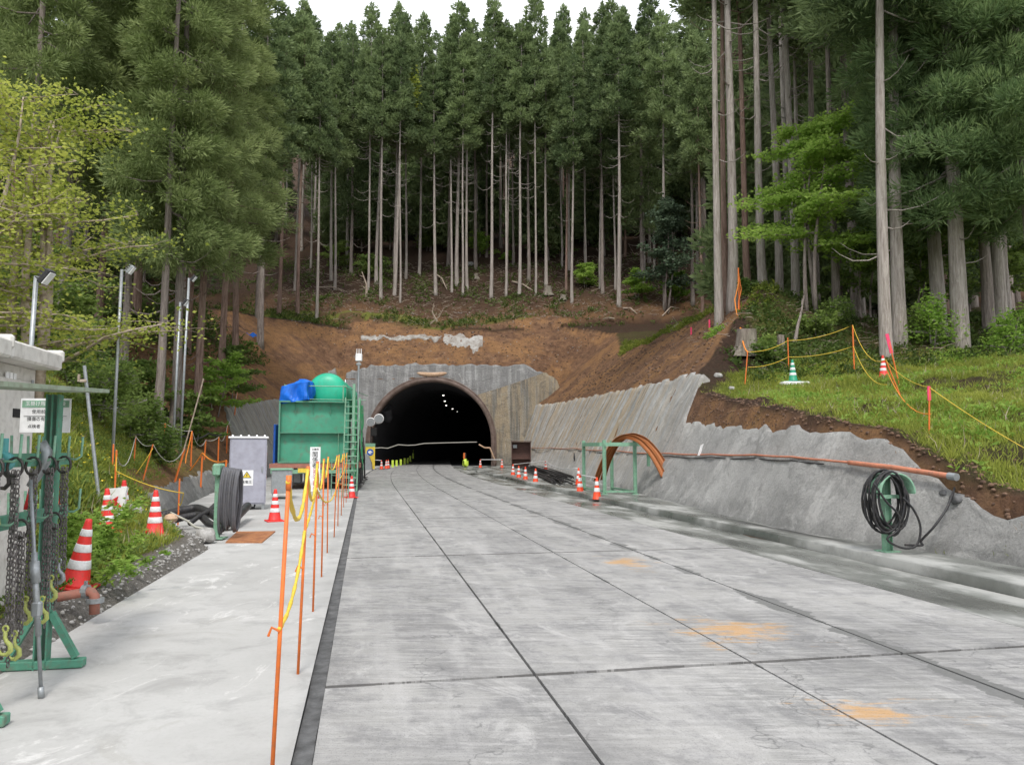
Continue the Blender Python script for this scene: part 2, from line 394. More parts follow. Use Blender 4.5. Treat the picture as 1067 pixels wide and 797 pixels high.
M['bark_red'] = bark_material('red_cedar_bark', (.13, .08, .06), (.32, .22, .18))
M['bark_pale'] = bark_material('pale_cedar_bark', (.22, .185, .16), (.46, .41, .37))
M['twig'] = mat('grey_twig', (.16, .14, .12), .9, col2=(.30, .27, .24), vs=4)
M['wood'] = mat('cut_wood', (.42, .27, .17), .8, col2=(.60, .42, .29), vs=5, bump=.3)
M['deadwood'] = mat('dead_wood', (.26, .20, .15), .9, col2=(.48, .40, .32), vs=6, bump=.4)
M['stump'] = bark_material('weathered_stump', (.11, .085, .07), (.29, .25, .21))
M['cedar'] = leafmat('cedar_needles', (.105, .155, .065), (.29, .37, .16), .45, .45)
M['cedar_l'] = leafmat('light_cedar_needles', (.15, .205, .065), (.35, .42, .17), .48, .5)
M['cedar_n'] = leafmat('near_cedar_needles', (.12, .19, .075), (.31, .41, .17), .5, .8)
M['holly'] = leafmat('dull_evergreen_leaves', (.07, .11, .065), (.15, .21, .125), .3, 1.0)
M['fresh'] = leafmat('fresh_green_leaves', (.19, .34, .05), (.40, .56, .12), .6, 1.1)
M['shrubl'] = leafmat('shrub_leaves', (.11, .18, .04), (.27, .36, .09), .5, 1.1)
M['yellow'] = leafmat('yellow_green_leaves', (.22, .28, .04), (.52, .55, .12), .55, 1.4)
M['grass'] = leafmat('grass_blades', (.15, .205, .03), (.42, .45, .09), .5, .5)
M['grass_d'] = leafmat('undergrowth_leaves', (.05, .085, .018), (.14, .20, .045), .4, .8)
M['flower'] = mat('yellow_petals', (.75, .6, .03), .6)
M['rock'] = mat('rock', (.20, .19, .175), .9, col2=(.44, .43, .41), vs=7, bump=.7, bs=20)
M['wetrock'] = mat('wet_rock', (.06, .06, .06), .6, col2=(.15, .15, .15), vs=7, bump=.7, bs=20)
M['red'] = mat('red_plastic', (.72, .035, .03), .45, dirt=.25, vs=9)
M['orange_red'] = mat('orange_red_plastic', (.78, .07, .02), .45, dirt=.2, vs=9)
M['orange'] = mat('orange_paint', (.72, .17, .03), .5, dirt=.35, vs=12)
M['orange_pipe'] = mat('orange_pipe', (.50, .19, .11), .55, dirt=.5, vs=6)
M['rustpipe'] = mat('red_brown_pipe', (.34, .14, .10), .7, dirt=.5, vs=6)
M['pink'] = mat('pink_tape', (.8, .06, .16), .6)
M['refl'] = mat('reflective_white', (.74, .74, .74), .35, dirt=.15, vs=14)
M['greenc'] = mat('green_plastic', (.02, .28, .16), .45, dirt=.2, vs=9)
M['green'] = mat('green_paint', (.085, .26, .175), .6, dirt=.6, vs=7, bump=.1)
M['green_l'] = mat('pale_green_paint', (.20, .38, .26), .55, dirt=.5, vs=6, bump=.1)
M['green_t'] = mat('tank_green', (.07, .31, .20), .55, dirt=.5, vs=1.3, bump=.15, bs=6)
M['green_b'] = mat('bright_green_tank', (.02, .42, .25), .4, dirt=.15, vs=2)
M['net'] = mat('green_net', (.06, .58, .22), .6)
M['tarp'] = mat('blue_tarp', (.01, .14, .62), .4, var=.2, vs=4)
M['white'] = mat('white_paint', (.62, .60, .56), .5, dirt=.3, vs=4)
M['whitec'] = mat('white_clean', (.78, .78, .78), .5)
M['greyc'] = mat('grey_cabinet', (.34, .34, .40), .45, dirt=.15, vs=3)
M['galv'] = mat('galvanised', (.33, .35, .36), .45, metal=.5, dirt=.3, vs=9)
M['steel'] = mat('dark_steel', (.07, .065, .06), .5, metal=.7, dirt=.4, vs=15)
M['chain'] = mat('chain_steel', (.17, .155, .15), .5, metal=.6, var=.4, vs=30)
M['black'] = mat('black_rubber', (.02, .02, .022), .5, dirt=.3, vs=9)
M['hose_grey'] = mat('grey_cable', (.10, .10, .11), .55, dirt=.3, vs=9)
M['void'] = mat('dark_slot', (.015, .015, .015), .8)
M['hook'] = mat('lime_hook', (.42, .46, .13), .5, dirt=.3, vs=20)
M['yrope'] = mat('yellow_rope', (.72, .50, .05), .6, dirt=.2, vs=20)
M['orope'] = mat('orange_rope', (.75, .24, .03), .6)
M['wrope'] = mat('grey_rope', (.42, .41, .36), .7)
M['ysign'] = mat('yellow_panel', (.75, .55, .06), .5, dirt=.2)
M['blue'] = mat('blue_paint', (.02, .10, .42), .5)
M['rustplate'] = mat('rusty_plate', (.24, .09, .04), .75, col2=(.42, .18, .07), vs=6, bump=.4)
M['hbeam'] = mat('primer_brown_steel', (.34, .12, .035), .55, dirt=.3, vs=5)
M['browncab'] = mat('brown_steel_box', (.10, .05, .04), .7, dirt=.3)
M['teal'] = mat('teal_plastic', (.10, .36, .36), .5, dirt=.2)
M['ink'] = mat('ink', (.02, .02, .02), .6)
M['redink'] = mat('red_ink', (.6, .03, .03), .6)
M['vest'] = mat('lime_reflector', (.55, .72, .08), .5)
M['roofplate'] = mat('weathered_roof_plate', (.30, .36, .27), .7, dirt=.6, vs=4)
lm = bpy.data.materials.new('lamp_glow'); lm.use_nodes = True
lm.node_tree.nodes['Principled BSDF'].inputs['Emission Color'].default_value = (1, .95, .85, 1)
lm.node_tree.nodes['Principled BSDF'].inputs['Emission Strength'].default_value = 3
M['lamp'] = lm

# ---------------------------------------------------------------- mesh helpers
class MB:
    def __init__(s): s.v = []; s.f = []
    def add(s, vs, fs):
        o = len(s.v); s.v += [tuple(v) for v in vs]; s.f += [tuple(i + o for i in f) for f in fs]
    def box(s, c, size, rz=0.0, rot=None, bev=0.0):
        hx, hy, hz = [k / 2 for k in size]
        m = rot if rot else Matrix.Rotation(rz, 3, 'Z')
        c = Vector(c)
        if bev <= 0:
            vs = [c + m @ Vector((a * hx, b * hy, d * hz)) for a in (-1, 1) for b in (-1, 1) for d in (-1, 1)]
            s.add(vs, [(0, 1, 3, 2), (4, 6, 7, 5), (0, 4, 5, 1), (2, 3, 7, 6), (0, 2, 6, 4), (1, 5, 7, 3)])
            return s
        bev = min(bev, hx * .9, hy * .9, hz * .9)
        # chamfered box: 24 vertices
        idx = {}; vs = []
        for a in (-1, 1):
            for b in (-1, 1):
                for d in (-1, 1):
                    for ax in range(3):
                        q = [a * (hx - bev), b * (hy - bev), d * (hz - bev)]
                        q[ax] = (a * hx, b * hy, d * hz)[ax]
                        idx[(a, b, d, ax)] = len(vs); vs.append(c + m @ Vector(q))
        fs = []
        def key(sg, ax): return idx[(sg[0], sg[1], sg[2], ax)]
        for ax in range(3):
            o1, o2 = [k for k in range(3) if k != ax]
            for sg in (-1, 1):
                q = []
                for (p1, p2) in ((-1, -1), (1, -1), (1, 1), (-1, 1)):
                    t = [0, 0, 0]; t[ax] = sg; t[o1] = p1; t[o2] = p2; q.append(key(t, ax))
                fs.append(tuple(q))
            for p1 in (-1, 1):
                for p2 in (-1, 1):
                    t0 = [0, 0, 0]; t0[ax] = -1; t0[o1] = p1; t0[o2] = p2; t1 = list(t0); t1[ax] = 1
                    fs.append((key(t0, o1), key(t1, o1), key(t1, o2), key(t0, o2)))
        for a in (-1, 1):
            for b in (-1, 1):
                for d in (-1, 1): fs.append((idx[(a, b, d, 0)], idx[(a, b, d, 1)], idx[(a, b, d, 2)]))
        s.add(vs, fs); return s
    def tube(s, pts, r, n=8, cap=True):
        pts = [Vector(p) for p in pts]; k = len(pts)
        rs = r if hasattr(r, '__len__') else [r] * k
        t0 = (pts[1] - pts[0]).normalized()
        up = Vector((0, 0, 1)) if abs(t0.z) < .9 else Vector((1, 0, 0))
        a = t0.cross(up).normalized(); vs = []
        for i, p in enumerate(pts):
            t = (pts[min(i + 1, k - 1)] - pts[max(i - 1, 0)])
            if t.length < 1e-9: t = t0
            t = t.normalized(); a = (a - t * a.dot(t)).normalized(); b = t.cross(a)
            for j in range(n):
                th = 2 * PI * j / n
                vs.append(p + (a * math.cos(th) + b * math.sin(th)) * rs[i])
        fs = [(i * n + j, i * n + (j + 1) % n, (i + 1) * n + (j + 1) % n, (i + 1) * n + j) for i in range(k - 1) for j in range(n)]
        if cap: fs += [tuple(range(n - 1, -1, -1)), tuple((k - 1) * n + j for j in range(n))]
        s.add(vs, fs); return s
    def lathe(s, prof, n=20, c=(0, 0, 0), sq=None):
        vs = []; k = len(prof)
        for (r, z) in prof:
            for j in range(n):
                th = 2 * PI * j / n; vs.append((c[0] + r * math.cos(th), c[1] + r * math.sin(th), c[2] + z))
        fs = [(i * n + j, i * n + (j + 1) % n, (i + 1) * n + (j + 1) % n, (i + 1) * n + j) for i in range(k - 1) for j in range(n)]
        fs += [tuple(range(n - 1, -1, -1)), tuple((k - 1) * n + j for j in range(n))]
        s.add(vs, fs); return s
    def prism(s, poly, d, c=(0, 0, 0), rz=0):
        """outline in xz, thickness d along y"""
        n = len(poly); m = Matrix.Rotation(rz, 3, 'Z'); c = Vector(c)
        vs = [c + m @ Vector((x, -d / 2, z)) for x, z in poly] + [c + m @ Vector((x, d / 2, z)) for x, z in poly]
        fs = [tuple(range(n)), tuple(range(2 * n - 1, n - 1, -1))] + [(i, i + n, (i + 1) % n + n, (i + 1) % n) for i in range(n)]
        s.add(vs, fs); return s
    def mesh(s, name, m, smooth=False, off=None):
        me = bpy.data.meshes.new(name)
        v = s.v if off is None else [(a - off[0], b - off[1], c - off[2]) for a, b, c in s.v]
        me.from_pydata(v, [], s.f); me.materials.append(m)
        if smooth:
            me.polygons.foreach_set('use_smooth', [True] * len(me.polygons))
        me.update(); return me
def link(name, me, parent=None, loc=(0, 0, 0), rot=(0, 0, 0)):
    o = bpy.data.objects.new(name, me); COL.objects.link(o)
    if parent: o.parent = parent
    o.location = loc; o.rotation_euler = rot
    return o
def part(name, mb, m, parent, smooth=False, world=False, label=None, root=None):
    off = (root or parent).location if world else None
    o = link(name, mb.mesh(name, m, smooth, off), parent)
    if label: o['label'] = label
    return o
def thing(name, label, cat, loc=(0, 0, 0), rz=0.0, group=None, rot=None):
    o = bpy.data.objects.new(name, None); COL.objects.link(o); o.empty_display_size = .2
    o.location = loc; o.rotation_euler = rot if rot else (0, 0, rz)
    o['label'] = label; o['category'] = cat
    if group: o['group'] = group
    return o
def single(name, mb, m, label, cat, group=None, loc=(0, 0, 0), smooth=False, world=True, kind=None):
    me = mb.mesh(name, m, smooth, loc if world else None)
    o = link(name, me, None, loc)
    if label: o['label'] = label
    if cat: o['category'] = cat
    if group: o['group'] = group
    if kind: o['kind'] = kind
    return o
def dup(root, loc, rz=None, label=None, group=None, sc=None, rot=None):
    r = root.copy(); COL.objects.link(r); r.location = loc
    if rz is not None: r.rotation_euler = (0, 0, rz)
    if rot is not None: r.rotation_euler = rot
    if label: r['label'] = label
    if group: r['group'] = group
    if sc: r.scale = (sc, sc, sc) if not hasattr(sc, '__len__') else sc
    for ch in list(root.children):
        c = ch.copy(); COL.objects.link(c); c.parent = r
        for g in ch.children:
            d = g.copy(); COL.objects.link(d); d.parent = c
    return r
def npmesh(name, verts, faces, m, smooth=False):
    """verts Nx3, faces Mxk arrays"""
    me = bpy.data.meshes.new(name); k = faces.shape[1]
    me.vertices.add(len(verts)); me.vertices.foreach_set('co', verts.astype(np.float32).ravel())
    me.loops.add(faces.size); me.loops.foreach_set('vertex_index', faces.astype(np.int32).ravel())
    me.polygons.add(len(faces)); me.polygons.foreach_set('loop_start', np.arange(0, faces.size, k, dtype=np.int32))
    me.polygons.foreach_set('loop_total', np.full(len(faces), k, dtype=np.int32))
    if smooth: me.polygons.foreach_set('use_smooth', np.ones(len(faces), dtype=bool))
    me.materials.append(m); me.update(calc_edges=True); me.validate(); return me
def unit(a): return a / np.maximum(1e-9, np.linalg.norm(a, axis=1, keepdims=True))
def leaves(base, dirs, L, W, bend=0.15):
    """diamond leaf from base along dirs; returns verts, faces"""
    n = len(base); d = unit(dirs); q = unit(rng.normal(size=(n, 3))); s = unit(np.cross(d, q))
    L = (np.ones(n) * L * rng.uniform(.7, 1.3, n))[:, None]; W = (np.ones(n) * W * rng.uniform(.7, 1.3, n))[:, None]
    nn = np.cross(d, s)
    mid = base + d * L * .45 + nn * L * bend * .5
    tip = base + d * L
    v = np.stack([base, mid + s * W * .5, tip, mid - s * W * .5], 1).reshape(-1, 3)
    f = np.arange(4 * n).reshape(n, 4); return v, f
def polytext(body, size, m, loc, rot, parent, name='lettering', extrude=.002, align='CENTER', vertical=False):
    mb = []
    cu = bpy.data.curves.new('tmp', 'FONT'); cu.body = '\n'.join(body) if vertical else body
    cu.size = size; cu.align_x = align; cu.align_y = 'CENTER'; cu.extrude = extrude; cu.space_line = .92
    to = bpy.data.objects.new('tmp', cu); COL.objects.link(to)
    bpy.context.view_layer.update()
    dg = bpy.context.evaluated_depsgraph_get()
    me = bpy.data.meshes.new_from_object(to.evaluated_get(dg)); me.name = name
    bpy.data.objects.remove(to); bpy.data.curves.remove(cu)
    me.materials.clear(); me.materials.append(m)
    o = link(name, me, parent, loc, rot); return o

# ---------------------------------------------------------------- terrain
def frange(a, b, s):
    out = []; x = a
    while x < b - 1e-6: out.append(x); x += s
    return out
def grass_amount(x, y):
    b, l = xb(y), xl(y)
    n = fb(x, y, .5)
    if x > b and y < 71:
        v = x - b; wt = lerp_tab(WR, y) * .5
        if y < 25.5 and fb(x * .8, y * 1.2, .55) + .25 * fb(x, y, 2.2) > .40: return .08
        if y < 25.5: return max(0, min(1, (v - wt - .18 - .45 * ss(15, 20, y) * 1.3) / .35)) * (1 if n > -.42 else .3)
        if y < 36: return .35 + .5 * n if v > wt + 3 else 0
        return .15 if v > wt + 4.5 else 0
    if x < l and y < 40:
        v = l - x
        if y < 15: return max(0, min(1, (v - .22) / .4)) * (1 if n > -.3 else .35)
        if y < 34:
            g = 1 if v > .9 else .15
            return g * (1 if n > -.38 else .2) * (1 - .7 * ss(4, 9, v))
        return .3
    if 76 < y < 78.5 and x < 3: return .75 if n > -.1 else .1
    return 0
def build_terrain():
    ys = frange(-25, 4, 1.2) + frange(4, 28, .28) + frange(28, 70.6, .42) + [70.7, 71.0] + frange(71.3, 84, .42) + frange(84, 120, 1.1) + frange(120, 231, 3)
    vr = frange(0.0, 4, .16) + frange(4, 12, .3) + frange(12, 26, .7) + frange(26, 120, 3.5)
    NR = len(vr)
    cols = NR * 2 + 9
    verts = []; earth = []; grass = []; grav = []
    for y in ys:
        b, l = xb(y), xl(y)
        xs = [l - v for v in reversed(vr)] + [l + (b - l) * k / 10 for k in range(1, 10)] + [b + v for v in vr]
        for x in xs:
            z, e, a = zone(x, y)
            hz0 = H(x, y)
            if y == 71.0 and -15.6 < x < 4.6: hz0 -= 1.05
            verts.append((x, y, hz0))
            jag = .25 * fb(x, y, .9)
            bare = 0
            if e: bare = 1
            elif y < 90: bare = max(0, .55 - abs(jag)) * ss(86, 77, y) if 76 < y else 0
            if x < l and y < 56: bare *= ss(8, 5.5, l - x)
            if y < 16 and x > b: bare *= .8 * (1 - .6 * grass_amount(x, y))
            earth.append(bare)
            grass.append(max(0, min(1, grass_amount(x, y))) if not (e and y > 24) else (0.0 if y > 34 or x > 0 else .25))
            v = l - x
            grav.append(ss(.8, .25, v) * (1 - ss(15, 17, y)) if 0 <= v < 1.2 and y < 17 else 0)
    faces = []
    for j in range(len(ys) - 1):
        for i in range(cols - 1):
            xm = verts[j * cols + i][0]
            if 70.5 < ys[j] < 70.99 and -15.6 < xm < 2.6: continue
            faces.append((j * cols + i, j * cols + i + 1, (j + 1) * cols + i + 1, (j + 1) * cols + i))
    me = npmesh('ground', np.array(verts), np.array(faces), M['terrain'], True)
    for nm, arr in (('earth', earth), ('grass', grass), ('gravel', grav)):
        at = me.attributes.new(nm, 'FLOAT', 'POINT'); at.data.foreach_set('value', np.array(arr, dtype=np.float32))
    o = link('ground', me); o['kind'] = 'structure'
build_terrain()

def sheet(name, rows, m, kind='structure', label=None, cat=None, uvs=None, flat=0):
    """rows: list of lists of points (equal length)"""
    nr, nc = len(rows), len(rows[0])
    v = [tuple(p) for r in rows for p in r]
    f = [(j * nc + i, j * nc + i + 1, (j + 1) * nc + i + 1, (j + 1) * nc + i) for j in range(nr - 1) for i in range(nc - 1)]
    me = bpy.data.meshes.new(name); me.from_pydata(v, [], f); me.materials.append(m)
    if uvs:
        uf = [u for r in uvs for u in r]; ul = me.uv_layers.new(name='UVMap')
        for lp in me.loops: ul.data[lp.index].uv = uf[lp.vertex_index]
    me.polygons.foreach_set('use_smooth', [(k % (nc - 1)) < nc - 1 - flat for k in range(len(me.polygons))])
    o = link(name, me)
    if kind: o['kind'] = kind
    if label: o['label'] = label; o['category'] = cat
    return o
# road of cast slabs with real gaps; every slab gets a bevelled block
def build_road():
    us = [(.095, 1.58), (1.58, 3.28), (3.28, 4.6), (4.6, 6.28)]
    v = []; f = []; uv = []
    seams = [-6.65, -.5] + [5.60 + 6.1 * k for k in range(0, 11)] + [78, 100, 132]
    g = .011; gs = .027
    for a, b in zip(seams, seams[1:]):
        for k, (u0, u1) in enumerate(us):
            n = max(2, int((b - a) / 1.0)); dz = rnd.uniform(-.002, .002)
            ring = []
            for j in range(n + 1):
                y = a + gs + (b - a - 2 * gs) * j / n
                yy = [y + .19 * 0 for _ in (0, 1)]
                for u in (u0 + g, u1 - g):
                    # seams run square to the road: skew along y with offset
                    y2 = y + .19 * (u - 1.55) * (1 if b < 60 else .4)
                    x = ref(y2) + u
                    ring.append((x, y2, dz)); uv.append((u, y2))
            o = len(v); v += ring
            for j in range(n): f.append((o + 2 * j, o + 2 * j + 1, o + 2 * j + 3, o + 2 * j + 2))
            # sides down
            bo = [o + 2 * j for j in range(n + 1)] + [o + 2 * j + 1 for j in range(n, -1, -1)]
            o2 = len(v)
            for q in bo: v.append((v[q][0], v[q][1], -.05)); uv.append(uv[q])
            for q in range(len(bo)):
                r = (q + 1) % len(bo); f.append((bo[q], bo[r], o2 + r, o2 + q)[::-1])
    me = bpy.data.meshes.new('road'); me.from_pydata(v, [], f); me.materials.append(M['slab'])
    ul = me.uv_layers.new(name='UVMap')
    for lp in me.loops: ul.data[lp.index].uv = uv[lp.vertex_index]
    o = link('road', me); o['kind'] = 'structure'
build_road()
# dark bed below the joints, reaching into the tunnel
ysb = frange(-8, 133, 1.5)
sheet('road_bed', [[(ref(y) + u, y, -.035) for u in (-.3, 6.4, 9.5 if y > 60 else 7)] for y in ysb], M['joint'])
# drain slot along the left edge
rows = []
for y in frange(-8, 71, .25):
    j1 = .012 * fb(0, y, 2.0); j2 = .014 * fb(5, y, 2.4)
    rows.append([(ref(y) - .004 + j1, y, -.02), (ref(y) - .002 + j1, y, -.012), (ref(y) + .05, y, -.016 + .01 * fb(3, y, 3)), (ref(y) + .104 + j2 * .4, y, -.008)])
sheet('drain_channel', rows, M['joint'])
# pale apron on the left
rows = []
for y in frange(-8, 71, .35):
    l = xl(y) + .10 * fb(1, y, .7) - .04
    r = ref(y) - .006
    rows.append([(l + (r - l) * k / 8, y, .002 * fb(l + (r - l) * k / 8, y, .8) if 0 < k < 8 else 0) for k in range(9)])
sheet('pavement', rows, M['apron'])
# gutter and kerbed wet strip on the right
rows = []; uvs = []
for y in frange(-8, 70.5, .4):
    a = ref(y)
    j = .03 * fb(2, y, 1.0)
    rows.append([(a + 6.285, y, -.004), (a + 6.5 + j, y, -.010), (a + 6.52 + j, y, -.02), (a + 6.9, y, -.02), (a + 7.2, y, -.035), (a + 7.54, y, -.03)])
    uvs.append([(u, y) for u in (6.2, 6.5, 6.52, 6.9, 7.2, 7.54)])
sheet('gutter', rows, M['wet'], uvs=uvs)
rows = []; uvs = []
for y in frange(-8, 70.6, .4):
    a = ref(y) + 7.545 + .02 * fb(7, y, 1.3); b = xb(y) + .03
    h = .11 * (1 - ss(40, 55, y)) + .006
    rows.append([(a, y, -.03), (a + .004, y, h - .02), (a + .02, y, h), (a + .5, y, h + .003), (a + (b - a) * .6, y, h - .008), (b, y, h), (b + .15, y, h + .01)])
    uvs.append([(3 + u, y) for u in (0, .05, .1, .5, (b - a) * .6, b - a, b - a + .15)])
sheet('kerb', rows, M['wet'], uvs=uvs)

# sprayed concrete walls
def sprayed(name, label, side, y0, y1, m, tab, z0=-.05):
    rows = []; uvs = []
    for y in frange(y0, y1 + .01, .22):
        base = (xb if side > 0 else xl)(y); wt = lerp_tab(tab, y); bt = batter(y)
        wt2 = wt + .10 * fb(1.3 * y, side, .8) + .07 * fb(y, 2, 3.0) + .09 * fb(y, 7, 7.0)
        n = 22; r = []; q = []
        for k in range(n + 1):
            z = z0 + (wt2 - z0) * k / n
            off = .06 + .06 * fb(y, z, .7) + .035 * fb(y, z, 3.2) + .015 * fb(y, z, 11)
            x = base + side * (bt * z) - side * off
            if k == 0: x = base - side * .08
            r.append((x, y, z)); q.append((y, z))
        # top rolls back into the bank
        r.append((r[-1][0] + side * .12, y, wt2 + .015)); q.append((y, wt2 + .1))
        r.append((r[-1][0] + side * .30, y, wt2 - .25)); q.append((y, wt2 + .3))
        rows.append(r); uvs.append(q)
    return sheet(name, rows, m, None, label, 'wall', uvs, flat=2)
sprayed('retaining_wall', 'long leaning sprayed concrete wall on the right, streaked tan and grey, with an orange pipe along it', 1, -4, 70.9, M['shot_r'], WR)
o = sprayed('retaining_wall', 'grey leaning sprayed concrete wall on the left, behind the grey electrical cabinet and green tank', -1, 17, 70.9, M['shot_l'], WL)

# portal face
TCX, TR, TZ = P(450, 470, 71).x, 5.5, 2.2
def arch_pt(t, r):
    """t 0..1 from right foot over the crown to left foot"""
    leg = TZ / (2 * TZ + PI * r)
    if t < leg: return (TCX + r, t / leg * TZ)
    if t > 1 - leg: return (TCX - r, (1 - t) / leg * TZ)
    a = (t - leg) / (1 - 2 * leg) * PI
    return (TCX + r * math.cos(a), TZ + r * math.sin(a))
def outline_pt(t):
    pts = [(.75, -.1), (2.2, 3.0), (4.7, 5.9), (3.8, 7.9), (1.2, 9.25), (-4, 9.35), (-9, 9.3), (-13, 9.25), (-15.4, 8.6), (-15.8, 5), (-14.6, -.1)]
    ts = [0, .12, .22, .29, .36, .45, .56, .64, .76, .88, 1.0]
    for k in range(len(ts) - 1):
        if t <= ts[k + 1]:
            s = (t - ts[k]) / (ts[k + 1] - ts[k]); a, b = pts[k], pts[k + 1]
            return (a[0] + (b[0] - a[0]) * s, a[1] + (b[1] - a[1]) * s)
    return pts[-1]
def face_rows(t0, t1, nt, k0=0.0, k1=1.0, nk=20, dy=0.0):
    rows = []; uvs = []
    for j in range(nt + 1):
        t = t0 + (t1 - t0) * j / nt
        a = arch_pt(t, TR + .12); b = outline_pt(t)
        r = []; q = []
        for i in range(nk + 1):
            s = k0 + (k1 - k0) * i / nk
            x = a[0] + (b[0] - a[0]) * s; z = a[1] + (b[1] - a[1]) * s
            edge = 1 if i == nk else 0
            if i == nk: z += .22 * fb(x, 1, 1.4) + .10 * fb(x, 4, 5); x += .1 * fb(z, 3, 1)
            # the right shoulder bends forward to meet the side wall
            fwd = 2.8 * ss(-2.0, 5.2, x) ** 1.3
            r.append((x, 70.85 - fwd + .06 * z * .3 - .08 * fb(x, z, .6) - .035 * fb(x, z, 2.8) + dy, z)); q.append((x, z))
        r.append((r[-1][0], r[-1][1] + .35, r[-1][2] - .30)); q.append((x, z))
        rows.append(r); uvs.append(q)
    return rows, uvs
portal = thing('tunnel_portal', 'grey sprayed concrete portal face round the tunnel arch with a brown steel rim', 'tunnel portal', (TCX, 71, 0))
def pchild(name, rows, uvs, m):
    o = sheet(name, rows, m, None, None, None, uvs, flat=1); o.parent = portal; o.location = (-portal.location.x, -71, 0); return o
r_, u_ = face_rows(.315, 1, 90); pchild('facing', r_, u_, M['shot_p'])
r_, u_ = face_rows(0, .315, 50); pchild('corner_facing', r_, u_, M['shot_c'])['label'] = 'brown streaked corner of the portal face'
# rim of steel
v = []; f = []; n = 64
for j in range(n + 1):
    t = j / n
    for (rr, yy) in ((TR - .02, 70.1), (TR + .34, 70.1), (TR + .34, 71.2), (TR - .02, 71.4)):
        a = arch_pt(t, rr); v.append((a[0], yy, a[1]))
f = [(j * 4 + k, j * 4 + (k + 1) % 4, (j + 1) * 4 + (k + 1) % 4, (j + 1) * 4 + k) for j in range(n) for k in range(4)]
mb = MB(); mb.add(v, f)
for zz in (1,):
    pts = []
    for j in range(n + 1):
        a = arch_pt(j / n, TR + .40); pts.append((a[0], 70.25, a[1]))
    mb.tube(pts, .09, 6)
part('rim', mb, M['rib'], portal, True, world=True)
# tunnel tube bending to the right
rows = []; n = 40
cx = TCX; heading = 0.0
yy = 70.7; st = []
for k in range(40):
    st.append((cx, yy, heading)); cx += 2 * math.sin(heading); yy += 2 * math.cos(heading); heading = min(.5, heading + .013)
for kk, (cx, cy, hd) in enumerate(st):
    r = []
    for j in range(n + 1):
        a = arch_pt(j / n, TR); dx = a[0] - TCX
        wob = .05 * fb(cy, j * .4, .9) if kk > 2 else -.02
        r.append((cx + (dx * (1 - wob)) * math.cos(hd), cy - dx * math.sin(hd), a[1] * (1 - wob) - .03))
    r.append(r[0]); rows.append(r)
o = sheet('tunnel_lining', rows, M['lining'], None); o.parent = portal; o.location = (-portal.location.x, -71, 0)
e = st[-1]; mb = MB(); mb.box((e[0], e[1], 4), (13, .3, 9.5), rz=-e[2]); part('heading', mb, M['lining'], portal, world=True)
# ceiling lamps
cells = [(462, 412, 90), (463.5, 418, 96), (465, 422.5, 103), (471.5, 426, 108), (476, 429, 114), (482, 432, 122)]
for k, (px, py, d) in enumerate(cells):
    # hang them from the vault where the photo shows them
    d = 74 + 7.5 * k
    p = P(px, py, d)
    t = thing('tunnel_lamp', ['tunnel ceiling lamp nearest the portal, topmost in its row', 'second tunnel ceiling lamp from the portal', 'third tunnel ceiling lamp from the portal', 'fourth tunnel ceiling lamp from the portal', 'second last tunnel ceiling lamp, far inside', 'last and lowest tunnel ceiling lamp, farthest inside'][k], 'lamp', p, group='lamps along the tunnel vault')
    part('housing', MB().box((0, 0, .05), (.20, .16, .05)), M['galv'], t)
    part('diffuser', MB().box((0, 0, 0), (.17, .12, .05), bev=.015), M['lamp'], t)
    part('hanger', MB().tube([(0, 0, .1), (0, 0, .55)], .012, 5), M['steel'], t)
# ceremonial log above the crown
c = P(450, 390.5, 70.3)
mb = MB(); pts = []; rs = []
for k in range(17):
    s = k / 16 * 2 - 1
    pts.append((s * 1.38, 0, .16 * s * s * (1 if abs(s) < .85 else 1.05))); rs.append(.22 * math.sqrt(max(.02, 1 - abs(s) ** 3.2)))
mb.tube(pts, rs, 14)
t = thing('decorative_log', 'pale curved log hung over the crown of the tunnel arch', 'log', c)
part('log', mb, M['wood'], t, True)
part('bracket', MB().box((-.5, .1, -.2), (.08, .5, .22)), M['steel'], t); part('bracket', MB().box((.5, .1, -.2), (.08, .5, .22)), M['steel'], t)
# crust of pale sprayed concrete on the bank above
rows = []
def crust(px0, px1, y0f, y1f, name, label):
    rows = []
    n = 60
    for j in range(n + 1):
        px = px0 + (px1 - px0) * j / n; r = []
        e0, e1 = y0f(px), y1f(px)
        for k in range(9):
            p = hit(px, e1 + (e0 - e1) * k / 8, 71.2); p = p + Vector((0, -.05, .06)) * (1 if 0 < k < 8 else -.6)
            p.z += .05 * fb(p.x, p.y, 3.0); r.append(p)
        rows.append(r)
    sheet(name, rows, M['white_crust'], None, label, 'concrete patch')
crust(462, 503, lambda p: 350 + 4 * fb(p, 1, .09) - 2.5 * math.exp(-((p - 478) / 9) ** 2), lambda p: 359 + (p - 462) * .20 + 5 * fb(p, 5, .16) - 3 * (p > 495) , 'sprayed_patch', 'larger whitish sprayed concrete patch on the bank above the tunnel')
crust(376, 460, lambda p: 350 + 2.5 * fb(p, 9, .11), lambda p: 354.5 + 4 * fb(p, 3, .14), 'sprayed_patch', 'thin ragged whitish sprayed concrete strip on the bank, left of the larger patch')

